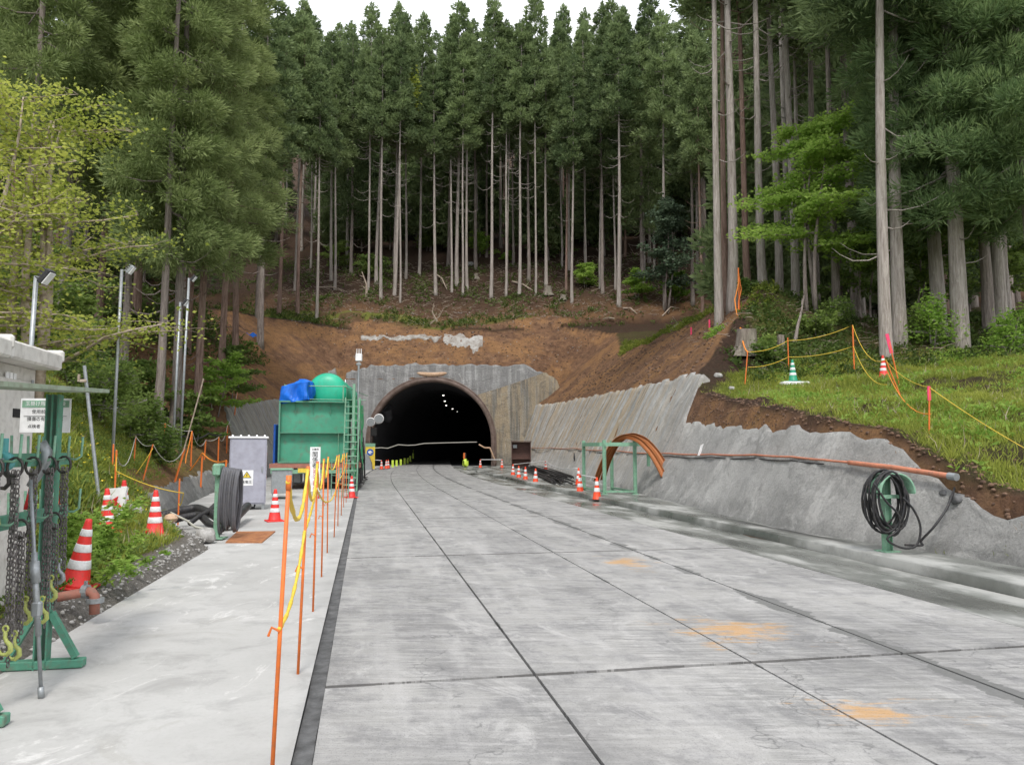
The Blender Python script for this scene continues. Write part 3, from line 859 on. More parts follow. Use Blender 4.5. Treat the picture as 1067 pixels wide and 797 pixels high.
# ================================================================ trees
def trunk_mb(h, r0, r1, seed, n=9, flare=1.5, lean=.012, dead=0, d0=.3, d1=.6, curve=1.0):
    q = random.Random(seed); mb = MB(); pts = []; rs = []
    ax, ay = q.uniform(-1, 1) * lean, q.uniform(-1, 1) * lean
    for k in range(15):
        t = k / 14; z = h * t - .4 * (k == 0)
        pts.append((ax * z + .06 * math.sin(t * 7 + seed), ay * z + .05 * math.cos(t * 6 + seed * 2), z))
        rs.append(r0 * (1 - t) + r1 * t + (r0 * (flare - 1) * (1 if k == 0 else .12 if k == 1 else 0)))
    pts.insert(1, (ax * .5, ay * .5, .35)); rs.insert(1, r0 * (1 + (flare - 1) * .35))
    mb.tube(pts, rs, n)
    for k in range(dead):
        z = h * q.uniform(d0, d1); az = q.uniform(0, 2 * PI); L = q.uniform(.9, 2.3)
        c, s_ = math.cos(az), math.sin(az); p0 = Vector((ax * z, ay * z, z))
        dn = q.uniform(.05, .3) * curve
        ps = [p0 + Vector((c * L * u, s_ * L * u, -dn * L * math.sin(u * 2.6) * 1.3 + .28 * L * u * u * curve)) for u in (0, .3, .6, .85, 1)]
        mb.tube(ps, [.035, .028, .02, .012, .005], 4)
    return mb, (ax, ay)
def crown_np(h, c0, Rm, seed, nb, puffs, nl, L, W, pr, droop=.12, ax=(0, 0), shape=.75, up=.35, top=1.0):
    q = np.random.default_rng(seed); base = []; dirs = []; stems = []
    for i in range(nb):
        t = (i + q.uniform(0, 1)) / nb; z = c0 + (h - c0) * t
        az = i * 2.39996 + q.uniform(-.5, .5)
        rr = Rm * ((1 - t) ** shape) * (.55 + .45 * min(1, t * 5 + .2)) * q.uniform(.72, 1.15) + .25
        c, s = math.cos(az), math.sin(az)
        p0 = np.array([ax[0] * z, ax[1] * z, z])
        e = p0 + np.array([c * rr, s * rr, -droop * rr + .10 * rr * q.uniform(-1, 1)])
        stems.append((p0, e))
        npf = max(1, int(round(puffs * (rr / Rm + .25))))
        for k in range(npf):
            u = 1 - .62 * k / max(1, puffs)
            side = q.uniform(-.32, .32) * rr * (.3 + k * .3)
            pc = p0 + (e - p0) * u + np.array([-s * side, c * side, q.uniform(-.15, .25)])
            R0 = pr * q.uniform(.7, 1.2) * (.55 + .45 * (1 - t))
            n = int(nl * q.uniform(.8, 1.2))
            d = unit(q.normal(size=(n, 3))); d[:, 2] *= .75
            b = pc + d * R0 * (q.uniform(.25, .9, n) ** .6)[:, None]
            dd = d * .75 + np.array([c * .45, s * .45, up]) + q.normal(size=(n, 3)) * .25
            base.append(b); dirs.append(dd)
    # leader
    n = int(nl * 2.2 * top); zz = q.uniform(h - 2.2, h + .5, n)
    a = q.uniform(0, 2 * PI, n); rad = .42 * np.clip((h + .6 - zz) / 2.4, .08, 1)
    base.append(np.stack([ax[0] * h + np.cos(a) * rad, ax[1] * h + np.sin(a) * rad, zz], 1)); dirs.append(np.stack([np.cos(a), np.sin(a), a * 0 + 1.1], 1))
    return np.concatenate(base), np.concatenate(dirs), stems, L, W
def tree_proto(name, label, trunkm, crownm, h, r0, c0, Rm, seed, nb=66, puffs=3, nl=66, L=.42, W=.15, pr=.72, droop=.18, dead=10, shape=.75, up=.35, flare=1.5, limbs=True, bend=.15):
    tmb, ax = trunk_mb(h * .985, r0, .035, seed, dead=dead, d0=max(.12, c0 / h - .32), d1=c0 / h + .03, flare=flare)
    b, d, stems, L, W = crown_np(h, c0, Rm, seed, nb, puffs, nl, L, W, pr, droop, ax, shape, up)
    if limbs:
        for p0, e in stems[::2]:
            m = (p0 + e) / 2 + np.array([0, 0, -.12]); tmb.tube([p0, m, p0 + (e - p0) * .9], [.045, .03, .012], 4)
    v, f = leaves(b, d, L, W, bend)
    t = thing(name, label, 'tree', (0, 0, -50))
    part('trunk', tmb, trunkm, t, True)
    link('crown', npmesh('crown', v, f, crownm), t)
    return t
EXTRA = 'tall cedar with a dark trunk, one of the many packed deep in the forest'
protos = {}
def pr(key, **k):
    protos[key] = tree_proto('cedar_tree', EXTRA, k.pop('tm', M['bark']), k.pop('cm', M['cedar']), **k); return protos[key]
pr('a', h=32, r0=.21, c0=18, Rm=2.9, seed=1, tm=M['bark_pale'])
pr('b', h=34, r0=.24, c0=19.5, Rm=3.2, seed=2, tm=M['bark'])
pr('c', h=30, r0=.19, c0=16.5, Rm=2.6, seed=3, tm=M['bark_red'], dead=14)
pr('d', h=33, r0=.22, c0=20.5, Rm=2.8, seed=4, tm=M['bark_pale'], dead=26)
pr('e', h=31, r0=.23, c0=16, Rm=3.0, seed=5, tm=M['bark'])
# edge-of-forest trees keep foliage low and are seen closer
pr('f', h=29, r0=.20, c0=7.2, Rm=2.9, seed=6, nb=84, puffs=4, nl=135, L=.30, W=.055, pr=.68, cm=M['cedar_l'], tm=M['bark'], droop=.3, dead=6, up=.05)
pr('g', h=31, r0=.21, c0=9.5, Rm=3.2, seed=7, nb=84, puffs=4, nl=130, L=.31, W=.06, pr=.72, cm=M['cedar_l'], tm=M['bark_red'], droop=.25, dead=6, up=.15)
pr('h', h=25, r0=.31, flare=1.2, c0=5.2, Rm=3.5, seed=8, nb=96, puffs=6, nl=150, L=.34, W=.045, pr=.65, cm=M['cedar_n'], tm=M['bark_pale'], droop=.35, dead=3, up=.3, shape=.45)
pr('i', h=30, r0=.24, flare=1.2, c0=13, Rm=3.6, seed=9, nb=66, puffs=4, nl=100, L=.38, W=.07, pr=.8, cm=M['cedar'], tm=M['bark_pale'], droop=.2, dead=10)
pr('j', h=26, r0=.20, c0=6, Rm=2.2, seed=10, nb=60, puffs=3, nl=60, L=.45, W=.13, pr=.8, cm=M['cedar'], tm=M['bark'], dead=10)
pr('k', h=15, r0=.12, c0=2.2, Rm=2.9, seed=12, nb=60, puffs=3, nl=46, L=.6, W=.24, pr=.95, tm=M['bark'], dead=0, droop=.2)
pr('l', h=34, r0=.15, c0=21, Rm=2.2, seed=14, tm=M['bark_pale'], dead=18, nb=50)
used = set()
def place(key, p, label, group=None, sc=1.0, rz=None):
    root = protos[key]; p = Vector(p); p.z -= .1
    rz = rnd.uniform(0, 6.28) if rz is None else rz
    if key not in used:
        used.add(key); o = root; o.location = p; o.rotation_euler = (0, 0, rz)
        o['label'] = label
    else: o = dup(root, p, rz, label)
    if group: o['group'] = group
    elif 'group' in o.keys(): del o['group']
    kx = rnd.uniform(.84, 1.12); o.scale = (sc * kx, sc * kx, sc * rnd.uniform(.94, 1.07)); o.rotation_euler = (rnd.uniform(-.012, .012), rnd.uniform(-.012, .012), rz); return o
taken = []
def reg(p): taken.append((p.x, p.y))
FG = 'front row of cedar trunks facing the clearing'
# (px, base py, proto, scale, label) front row trunks seen against the dark forest
front = [
 (268, 331, 'e', .85, 'grey cedar leftmost in the row behind the left earth bank'),
 (291, 327, 'c', 1.0, 'reddish thick cedar trunk left of the forked pair above the left bank'),
 (310, 329, 'c', 1.02, 'forked reddish cedar trunk standing on the left end of the slope'),
 (330, 334, 'd', .78, 'thin pale cedar standing lowest on the slope, above the green tank'),
 (349, 302, 'a', .85, 'pale cedar right behind the lowest thin cedar above the green tank'),
 (366, 286, 'j', 1.1, 'slim grey cedar between two pale trunks above the blue tarp'),
 (392, 296, 'a', .92, 'pale straight cedar above the left shoulder of the tunnel portal'),
 (411, 308, 'd', .95, 'pale cedar rooted lower than its neighbours above the tunnel arch left side'),
 (423, 290, 'a', .88, 'slender whitish cedar beside the small yellow leaf cluster in the crowns'),
 (437, 286, 'd', 1.0, 'whitish cedar right of the yellow leaf cluster above the tunnel'),
 (467, 277, 'b', .9, 'brownish cedar close left of the trunk with many drooping dead branches'),
 (476, 298, 'd', 1.0, 'pale cedar with many drooping dead branches directly above the tunnel'),
 (507, 268, 'e', .85, 'dim grey cedar behind the bright shrub above the tunnel'),
 (535, 277, 'b', .8, 'thin dark cedar between two lighter trunks right of the arch centre'),
 (551, 292, 'b', .98, 'tall grey cedar with dark foot, above the right side of the arch'),
 (569, 298, 'a', .95, 'pale cedar beside a fallen white branch on the slope'),
 (590, 303, 'c', .9, 'reddish cedar just left of the lowest pale cedar on the right slope'),
 (596, 315, 'a', .9, 'slim pale cedar standing lowest on the slope right of the tunnel'),
 (628, 306, 'e', .92, 'brown cedar between a slim pale trunk and a thick pale trunk, right slope'),
 (645, 319, 'd', 1.02, 'thick pale cedar with hooked dead branches beside the light green shrub'),
 (670, 296, 'j', 1.15, 'grey cedar behind the light green shrub right of the tunnel'),
 (693, 321, 'a', .95, 'whitish cedar beside the dull grey-green evergreen'),
 (722, 318, 'e', .8, 'thin dark cedar behind the dull grey-green evergreen'),
]
for px, py, k, s_, lb in front:
    p = hit(px, py, 60); reg(p); place(k, p, lb, None, s_ * 1.0)
# right crest, closer
crest = [
 (749, 320, 33.5, 'a', .95, 'curved grey cedar leftmost in the clump on the right crest'),
 (757, 320, 35.5, 'c', .92, 'thin reddish cedar squeezed between two grey ones on the right crest'),
 (763, 320, 33.8, 'd', .95, 'very tall pale cedar behind the orange rope tangle on the right crest'),
 (780, 320, 36.0, 'c', .95, 'dark reddish cedar behind the top of the orange rope stake'),
 (796, 320, 34.5, 'd', .85, 'slender pale leaning cedar left of the bright green maple'),
 (812, 320, 36.5, 'a', .9, 'brownish cedar partly behind the left of the bright green maple'),
 (829, 322, 35.5, 'd', .98, 'pale cedar rising through the middle of the bright green maple'),
 (850, 330, 38, 'b', .9, 'grey cedar behind the bright green maple stems'),
 (872, 342, 33, 'e', .85, 'shaded grey cedar between the maple and the thick pair of trunks'),
 (893, 350, 36, 'b', .9, 'dark cedar just left of the thick pair of trunks'),
 (925, 402, 25.6, 'i', 1.0, 'thick pale lichen-spotted cedar, left of the close pair beside the red cone'),
 (940, 398, 27.0, 'i', .93, 'thick brownish cedar, right of the close pair beside the red cone'),
 (981, 386, 29.5, 'h', 1.0, 'thick grey cedar left behind the palest trunk at the right'),
 (1003, 399, 26.8, 'h', 1.02, 'palest broad cedar trunk with hanging green foliage at the right'),
 (1033, 388, 29.5, 'e', .9, 'narrow shaded cedar right of the palest broad trunk'),
 (1052, 388, 32, 'a', .9, 'narrow grey cedar near the right edge of the photo'),
]
for px, py, d, k, s_, lb in crest:
    p = atd(px, py, d); reg(p); o = place(k, p, lb, None, s_)
    if px in (925, 940): o.rotation_euler = (0, .028, .4)
place('h', atd(1085, 390, 25.5), 'broad cedar at the far right edge with hanging green foliage', None, .98)
place('h', atd(1045, 388, 31), 'cedar with hanging green foliage behind the narrow trunks at the right', None, .95)
# left edge trees
left = [
 (166, 388, 31.5, 'f', 1.02, 'grey feathery cedar left of its dark twin behind the lamp poles'),
 (184, 384, 33.5, 'f', 1.05, 'dark trunked feathery cedar behind the two thin steel poles'),
 (208, 372, 36, 'g', .92, 'slim feathery cedar at the left, right of the thin steel poles'),
 (232, 352, 43, 'g', .98, 'feathery cedar with a pale trunk nearest the left earth bank'),
 (246, 345, 49, 'g', .95, 'darker feathery cedar at the inner corner of the left forest'),
 (128, 380, 36, 'f', 1.1, 'feathery cedar behind the lamp pole and the green cone'),
 (100, 372, 38, 'g', 1.0, 'feathery cedar behind the yellow green tree, right of its trunk'),
 (62, 380, 34, 'f', 1.05, 'feathery cedar directly behind the yellow green tree'),
 (20, 380, 31, 'f', 1.0, 'feathery cedar at the left edge of the photo'),
 (140, 372, 43, 'g', 1.05, 'tall feathery cedar behind the first row at the left'),
 (195, 362, 46, 'g', 1.08, 'tall feathery cedar above the thin steel poles, second row'),
]
for px, py, d, k, s_, lb in left:
    p = atd(px, py, d); reg(p); place(k, p, lb, None, s_)
def free(x, y, r):
    for a, b in taken:
        if (a - x) ** 2 + (b - y) ** 2 < r * r: return False
    return True
short = ['leftmost grey cedar', 'reddish thick cedar', 'forked reddish cedar', 'lowest thin cedar', 'cedar behind the lowest thin one', 'slim grey cedar', 'cedar above the left portal shoulder', 'low rooted pale cedar', 'slender whitish cedar', 'cedar right of the yellow leaves',
 'brownish cedar by the drooping branches', 'drooping branch cedar', 'dim cedar behind the bright shrub', 'thin dark cedar right of the arch', 'dark footed tall cedar', 'cedar by the white fallen branch', 'reddish right slope cedar', 'slim lowest right slope cedar', 'brown right slope cedar',
 'thick hooked branch cedar', 'cedar behind the light shrub', 'whitish cedar by the dull evergreen', 'thin cedar behind the dull evergreen']
def fill(n, xr, yr, keys, r, label, group, sc=(.85, 1.05), ok=None, near=None, refs=None):
    c = 0; tries = 0
    while c < n and tries < n * 60:
        tries += 1; x = rnd.uniform(*xr); y = rnd.uniform(*yr)
        if ok and not ok(x, y): continue
        if not free(x, y, r): continue
        taken.append((x, y)); c += 1; lb, gp = label, group
        if near:
            px = 533.5 + 800 * x / y; src, nm_ = (front, short) if refs is None else refs
            k = min(range(len(src)), key=lambda q: abs(src[q][0] - px))
            if abs(src[k][0] - px) < 30:
                sd_ = 'left' if px < src[k][0] else 'right'
                lb = near + ' seen just ' + sd_ + ' of the ' + nm_[k]; gp = near + 's ' + sd_ + ' of the ' + nm_[k]
        place(rnd.choice(keys), (x, y, H(x, y)), lb, gp, rnd.uniform(*sc))
cshort = ['curved crest cedar', 'thin reddish crest cedar', 'very tall crest cedar', 'dark reddish crest cedar', 'slender leaning crest cedar', 'cedar left behind the maple', 'cedar rising through the maple', 'cedar behind the maple stems', 'shaded cedar right of the maple',
 'dark cedar by the thick pair', 'left trunk of the thick pair', 'right trunk of the thick pair', 'thick grey cedar by the palest trunk', 'palest broad trunk', 'narrow shaded right cedar', 'narrow cedar near the right edge']
lshort = ['grey cedar by the lamp poles', 'dark trunked feathery cedar', 'slim feathery cedar', 'feathery cedar nearest the left bank', 'cedar at the inner forest corner', 'cedar behind the green cone', 'cedar right of the yellow tree trunk', 'cedar behind the yellow tree', 'feathery cedar at the left edge', 'tall second row feathery cedar', 'cedar above the steel poles']
fill(30, (-30, 32), (82, 95), 'lldal', 1.7, 'pale cedar just behind the front row above the tunnel', 'second row cedars', (.85, 1.0), ok=lambda x, y: -.3 < x / y < .22, near='second row cedar')
fill(112, (-50, 48), (94, 148), 'abcdeabcdbe', 3.0, 'tall cedar packed deep in the dark forest behind the front trunks above the tunnel', 'cedars deep in the forest above the tunnel', (.80, 1.0), ok=lambda x, y: abs(x / y) < .46, near='deep dark cedar')
fill(26, (-62, -16), (40, 90), 'gegeb', 3.4, 'cedar deep in the forest on the left, behind the feathery front trees', 'cedars deep in the left forest', (.9, 1.1), ok=lambda x, y: x / y > -.86 and x < xl(y) - (5.5 if y > 45 else 8) and y > 46 or (x / y < -.36 and y < 46), near='deep dark cedar', refs=(left, lshort))
fill(56, (6, 52), (36, 90), 'abcbdej', 2.7, 'cedar deep in the forest on the right, behind the trunks on the crest', 'cedars deep in the right forest', (.9, 1.1), ok=lambda x, y: .24 < x / y < .80 and x > xb(y) + 5 and not (x / y < .33 and y < 70), near='deep dark cedar', refs=(crest, cshort))
fill(66, (-42, 42), (97, 130), 'k', 2.5, 'low dark conifer filling the gaps deep in the forest behind the front trunks', 'low conifers deep in the forest', (.8, 1.3), ok=lambda x, y: abs(x / y) < .42, near='low dark conifer')
fill(16, (9, 44), (38, 62), 'k', 2.0, 'low dark conifer behind the trunks on the right crest', 'low conifers behind the right crest', (.6, 1.0), ok=lambda x, y: .27 < x / y < .72, near='low dark conifer', refs=(crest, cshort))
fill(7, (-46, -20), (52, 76), 'k', 2.0, 'low dark conifer between the trunks of the left forest', 'low conifers in the left forest', (.6, 1.0), ok=lambda x, y: x / y > -.72 and x < xl(y) - (3.5 if y < 50 else 7), near='low dark conifer', refs=(left, lshort))
for k in protos:
    if k not in used: raise SystemExit('unused ' + k)

# ---------------------------------------------------------------- broadleaf trees and shrubs
def limb_tree(name, label, loc, h, spread, seed, leafm, barkm, nstem=1, tiers=9, nleaf=9000, L=.13, W=.09, r0=.07, flat=.16, group=None, low=.25, lean=(0, 0), cat='tree', sag=0.0, fill_=.35):
    q = random.Random(seed); nq = np.random.default_rng(seed); tmb = MB(); spots = []
    for s_ in range(nstem):
        a0 = q.uniform(0, 6.28); off = Vector((math.cos(a0), math.sin(a0), 0)) * (.15 * (nstem > 1))
        pts = []; 
        for k in range(9):
            t = k / 8
            pts.append(off + Vector((lean[0] * t * h + off.x * 3 * t + .07 * h * .3 * math.sin(t * 5 + seed + s_), lean[1] * t * h + off.y * 3 * t + .02 * h * math.cos(t * 4 + s_), h * .93 * t - .15 * (k == 0))))
        tmb.tube(pts, [r0 * (1 - .85 * k / 8) for k in range(9)], 7)
        nbr = max(2, tiers // nstem) * 3
        for b in range(nbr):
            t = low + (1 - low) * (b + q.random()) / nbr
            k = min(7, int(t * 8)); p0 = pts[k].lerp(pts[k + 1], t * 8 - k)
            az = b * 2.4 + q.uniform(-.5, .5); Lb = spread * (1 - .62 * (t - low) / (1 - low)) * q.uniform(.6, 1.1)
            pp = [p0]; dirv = Vector((math.cos(az), math.sin(az), q.uniform(.05, .5)))
            for m in range(5):
                dirv = (dirv + Vector((q.uniform(-.35, .35), q.uniform(-.35, .35), q.uniform(-.22, .16) - sag))).normalized()
                pp.append(pp[-1] + dirv * Lb / 5)
            tmb.tube(pp, [r0 * .34 * (1 - .8 * t) * (1 - m / 6.5) + .006 for m in range(6)], 5)
            for m in range(1, 6):
                for u in range(2):
                    sd = Vector((q.uniform(-1, 1), q.uniform(-1, 1), q.uniform(-.15, .25))) * Lb * .30
                    e = pp[m] + sd
                    tmb.tube([pp[m], pp[m] + sd * .5 + Vector((0, 0, .03)), e], [.011, .007, .003], 3)
                    for w_ in range(4): spots.append(pp[m].lerp(e, w_ / 3))
    sp = np.array([tuple(s) for s in spots]); idx = nq.integers(0, len(sp), nleaf)
    sig = np.array([spread * .075, spread * .075, spread * .075 * flat * 2.2])
    b = sp[idx] + nq.normal(size=(nleaf, 3)) * sig
    d = nq.normal(size=(nleaf, 3)) * np.array([1, 1, .35]); v, f = leaves(b, d, L, W, .12)
    t = thing(name, label, cat, loc, group=group)
    part('trunk', tmb, barkm, t, True); link('crown', npmesh('crown', v, f, leafm), t)
    return t
p = atd(848, 352, 30.2)
limb_tree('maple_tree', 'bright fresh green maple with layered branches on the right hillside', p, 8.7, 3.0, 21, M['fresh'], M['bark'], 3, 12, 15000, .16, .11, .09, low=.3, flat=.12)
p = atd(905, 345, 33)
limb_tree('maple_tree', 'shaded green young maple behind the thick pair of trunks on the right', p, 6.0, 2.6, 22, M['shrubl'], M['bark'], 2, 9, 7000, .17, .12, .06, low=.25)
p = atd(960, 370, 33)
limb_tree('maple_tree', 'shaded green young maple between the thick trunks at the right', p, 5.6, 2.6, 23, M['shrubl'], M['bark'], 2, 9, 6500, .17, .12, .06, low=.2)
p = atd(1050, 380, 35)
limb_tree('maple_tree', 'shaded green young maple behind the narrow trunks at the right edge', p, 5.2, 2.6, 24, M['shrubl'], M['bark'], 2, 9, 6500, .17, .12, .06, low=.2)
# yellow green tree on the near left bank
p = atd(38, 380, 17.5); p.x -= .3
limb_tree('broadleaf_tree', 'yellow green broadleaf tree with twisting bare limbs behind the white cabinet', p, 7.6, 3.7, 31, M['yellow'], M['deadwood'], 4, 13, 8500, .10, .07, .14, low=.16, flat=.3)
p = atd(-30, 380, 15.5)
limb_tree('broadleaf_tree', 'yellow green broadleaf tree at the left edge of the photo', p, 7.0, 3.2, 33, M['yellow'], M['deadwood'], 3, 12, 6500, .10, .07, .10, low=.2, flat=.3)
# dull evergreen and shrubs of the forest edge
def shrub(px, py, h, spread, label, m, seed, n=2600, d0=55, L=.26, W=.17, d=None, flat=.16, stems=2, low=.15):
    p = hit(px, py, d0) if d is None else atd(px, py, d)
    return limb_tree('shrub', label, p, h, spread, seed, m, M['twig'], stems, 6, n, L, W, .035, low=low, flat=flat, cat='shrub')
p = hit(697, 326, 55)
limb_tree('evergreen_tree', 'dull grey-green evergreen tree right of the tunnel at the forest edge', p, 12.5, 3.2, 41, M['holly'], M['bark'], 3, 14, 7000, .34, .20, .12, low=.22, flat=.35)
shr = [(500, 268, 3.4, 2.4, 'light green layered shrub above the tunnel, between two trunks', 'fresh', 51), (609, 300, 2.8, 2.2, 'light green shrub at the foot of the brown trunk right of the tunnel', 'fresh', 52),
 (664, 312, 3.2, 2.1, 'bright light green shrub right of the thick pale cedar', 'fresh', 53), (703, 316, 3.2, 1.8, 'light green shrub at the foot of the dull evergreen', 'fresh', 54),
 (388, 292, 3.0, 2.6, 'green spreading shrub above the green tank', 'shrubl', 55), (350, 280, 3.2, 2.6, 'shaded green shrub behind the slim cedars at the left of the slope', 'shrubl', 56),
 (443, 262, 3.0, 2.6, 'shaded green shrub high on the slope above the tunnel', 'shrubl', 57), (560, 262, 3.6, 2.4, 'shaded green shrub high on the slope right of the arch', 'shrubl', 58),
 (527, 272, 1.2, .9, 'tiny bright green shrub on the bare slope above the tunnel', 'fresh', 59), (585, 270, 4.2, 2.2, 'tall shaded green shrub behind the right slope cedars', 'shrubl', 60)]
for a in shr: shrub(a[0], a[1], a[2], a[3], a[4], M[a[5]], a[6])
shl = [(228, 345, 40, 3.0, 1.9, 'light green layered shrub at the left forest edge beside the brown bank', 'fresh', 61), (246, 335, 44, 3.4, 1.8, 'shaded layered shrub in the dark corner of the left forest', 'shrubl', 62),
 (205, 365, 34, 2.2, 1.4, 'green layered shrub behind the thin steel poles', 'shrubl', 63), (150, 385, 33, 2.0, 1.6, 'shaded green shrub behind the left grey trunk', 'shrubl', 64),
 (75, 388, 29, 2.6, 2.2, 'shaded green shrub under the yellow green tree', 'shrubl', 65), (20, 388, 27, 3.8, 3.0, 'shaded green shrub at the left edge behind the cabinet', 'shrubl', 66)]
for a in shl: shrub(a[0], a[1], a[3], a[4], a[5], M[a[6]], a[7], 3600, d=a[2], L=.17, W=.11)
lowb = [(137, 440, 22.5, 1.1, .9, 'bushy green shrub on the left bank above the trail of stakes', 'shrubl', 71), (98, 440, 21.0, 1.3, 1.2, 'bushy green shrub behind the lamp pole on the left bank', 'shrubl', 72),
 (75, 420, 24.0, 1.5, 1.3, 'bushy green shrub beside the tilted grey pole', 'shrubl', 74), (165, 440, 23, .9, .7, 'small bushy shrub right of the lamp pole', 'shrubl', 75)]
for a in lowb: shrub(a[0], a[1], a[3], a[4], a[5], M[a[6]], a[7], 3600, d=a[2], L=.11, W=.06, flat=1.2, stems=4, low=.05)
rb = [(808, 400, 26.6, .5, .6, 'low green bush beside the green cone', 'shrubl', 81), (790, 392, 27.2, .45, .5, 'low green bush at the foot of the cut stump', 'shrubl', 82), (850, 385, 28.5, .5, .6, 'low green bush between the stakes on the right hillside', 'shrubl', 83),
 (870, 372, 29.6, .7, .8, 'low green bush beside the shaded cedar foot', 'shrubl', 84), (975, 385, 26.6, 1.5, 1.0, 'bright green bush between the thick pair and the palest trunk', 'fresh', 85), (960, 392, 27.5, 1.2, 1.0, 'green bush close right of the thick pair of trunks', 'shrubl', 86),
 (1045, 395, 25.5, 1.4, 1.1, 'bright green bush right of the palest broad trunk', 'fresh', 87), (790, 345, 32.5, .4, .5, 'low bush near the top of the right hillside', 'shrubl', 88), (740, 352, 30.5, .5, .5, 'tiny bush on the edge of the brown cutting', 'fresh', 89)]
for a in rb: shrub(a[0], a[1], a[3], a[4], a[5], M[a[6]], a[7], 1800, d=a[2], L=.12, W=.07, flat=1.2, stems=3, low=.05)
wd = [(66, 585, 8.9, .85, 'tall leafy weed behind the leaning cone'), (84, 560, 9.6, .9, 'tall leafy weed left of the pair of leaning cones'), (98, 590, 9.2, .6, 'leafy weed right of the near leaning cone'), (118, 582, 10.0, .45, 'leafy weed at the foot of the tall cone'), (105, 608, 8.4, .35, 'small leafy weed beside the brown pipe elbow'), (70, 620, 7.9, .3, 'small leafy weed under the near leaning cone')]
for k, a in enumerate(wd):
    p = atd(a[0], a[1], a[2])
    limb_tree('weed', a[4], p, a[3] * .85, .14 + .12 * a[3], 90 + k, M['fresh'], M['fresh'], 5, 6, int(650 * a[3] + 150), .075, .03, .006, low=.1, flat=1.0, cat='plant')

# ---------------------------------------------------------------- grass and undergrowth (uncountable)
def scatter(name, label, n, xr, yr, ok, h, wdt, m, per=5, lean=.5, kind='blade'):
    vs = []; c = 0; tries = 0
    B = []; D = []; Ls = []
    while c < n and tries < n * 12:
        tries += 1; x = rnd.uniform(*xr); y = rnd.uniform(*yr)
        a = ok(x, y)
        if a <= 0 or rnd.random() > a: continue
        z = H(x, y); c += 1
        if P(0, 0, 1) is None: pass
        s_ = rnd.uniform(.5, 1.2) * (1 + .8 * fb(x, y, .6))
        for k in range(per):
            dx, dy = rnd.gauss(0, 1) * lean, rnd.gauss(0, 1) * lean
            B.append((x + rnd.gauss(0, .05), y + rnd.gauss(0, .05), z - .02)); D.append((dx, dy, 1)); Ls.append(h * s_ * rnd.uniform(.6, 1.2))
    B = np.array(B); D = np.array(D); Ls = np.array(Ls)
    if kind == 'leafy': B[:, 2] += rng.uniform(0, h * 1.2, len(B)); D[:, 2] *= .5
    v, f = leaves(B, D, Ls, wdt, .35)
    o = link(name, npmesh(name, v, f, m)); o['label'] = label; o['category'] = 'plants'; o['kind'] = 'stuff'; return o
def okr(x, y): return grass_amount(x, y) if (x > xb(y) and y < 26 and (y < 16 or not zone(x, y)[1])) and x / y < .75 else 0
def okl(x, y): return grass_amount(x, y) if x < xl(y) - .5 and x / y > -.78 else 0
scatter('grass', 'yellow green grass on the terrace above the right wall', 15000, (6, 19), (8, 26), okr, .17, .016, M['grass'], 6)
scatter('grass', 'yellow green grass on the left bank', 21000, (-19, -4), (5.5, 26), okl, .16, .020, M['grass'], 5)
scatter('ground_cover', 'leafy ground cover on the left bank', 6000, (-19, -4), (6, 24), lambda x, y: okl(x, y) * (.25 + .9 * max(0, fb(x, y, .8) + .25)), .10, .045, M['shrubl'], 5, .9, 'leafy')
scatter('ground_cover', 'leafy ground cover on the right hillside', 5500, (7, 22), (24.5, 36), lambda x, y: (.55 + fb(x, y, .5)) if x > xb(y) + 3.5 and .25 < x / y < .75 and not zone(x, y)[1] else 0, .15, .07, M['grass_d'], 5, .9, 'leafy')
scatter('ground_cover', 'low greenery on the forest floor above the tunnel', 5000, (-34, 34), (75, 96), lambda x, y: max(0, .16 + .55 * fb(x, y, .35) + (.6 if y < 78 and x < 2 else 0)) if not zone(x, y)[1] else 0, .28, .14, M['grass_d'], 4, .9, 'leafy')
scatter('ground_cover', 'low greenery on the left bench beside the stakes', 5000, (-26, -11), (24, 60), lambda x, y: max(0, .5 + .6 * fb(x, y, .4)) if x < xl(y) - 1.5 and x > xl(y) - 9 and not (zone(x, y)[1] and y > 36) else 0, .18, .08, M['grass_d'], 5, .8, 'leafy')
scatter('ground_cover', 'green fringe along the crest of the right cutting', 1500, (6, 16), (30, 66), lambda x, y: 1 if -.3 < (x - xb(y)) - (.5 * lerp_tab(WR, y) + (natural(x, y) - lerp_tab(WR, y)) / .86) < .9 else 0, .25, .07, M['grass'], 5, .8, 'leafy')
scatter('ground_cover', 'broad leaved weeds mixed into the grass of the right terrace', 2600, (6, 19), (8, 26), lambda x, y: okr(x, y) * max(0, .2 + fb(x + 30, y, .5)), .12, .045, M['fresh'], 5, .9, 'leafy')
scatter('dead_stalks', 'dry brown stalks standing in the grass of the right terrace', 380, (6, 19), (8, 26), okr, .30, .010, M['deadwood'], 3, .35)
scatter('dead_stalks', 'dry brown stalks standing in the grass of the left bank', 380, (-19, -4), (7, 26), okl, .30, .010, M['deadwood'], 3, .35)
scatter('ground_cover', 'dark green undergrowth between the left trunks', 5000, (-40, -13), (26, 62), lambda x, y: max(0, .7 + .6 * fb(x, y, .3)) if xl(y) - x > 5.5 and x / y > -.8 else 0, .35, .14, M['grass_d'], 4, .9, 'leafy')
fv = []
for k in range(420):
    x = rnd.uniform(-12, -6); y = rnd.uniform(12, 19)
    if okl(x, y) > .3: fv.append((x, y, H(x, y) + rnd.uniform(.1, .22)))
B = np.array(fv); v, f = leaves(np.repeat(B, 4, 0), rng.normal(size=(len(B) * 4, 3)) * [1, 1, .3], .035, .03)
o = link('flowers', npmesh('flowers', v, f, M['flower'])); o['label'] = 'tiny yellow flowers dotted over the left grass bank'; o['category'] = 'flowers'; o['kind'] = 'stuff'
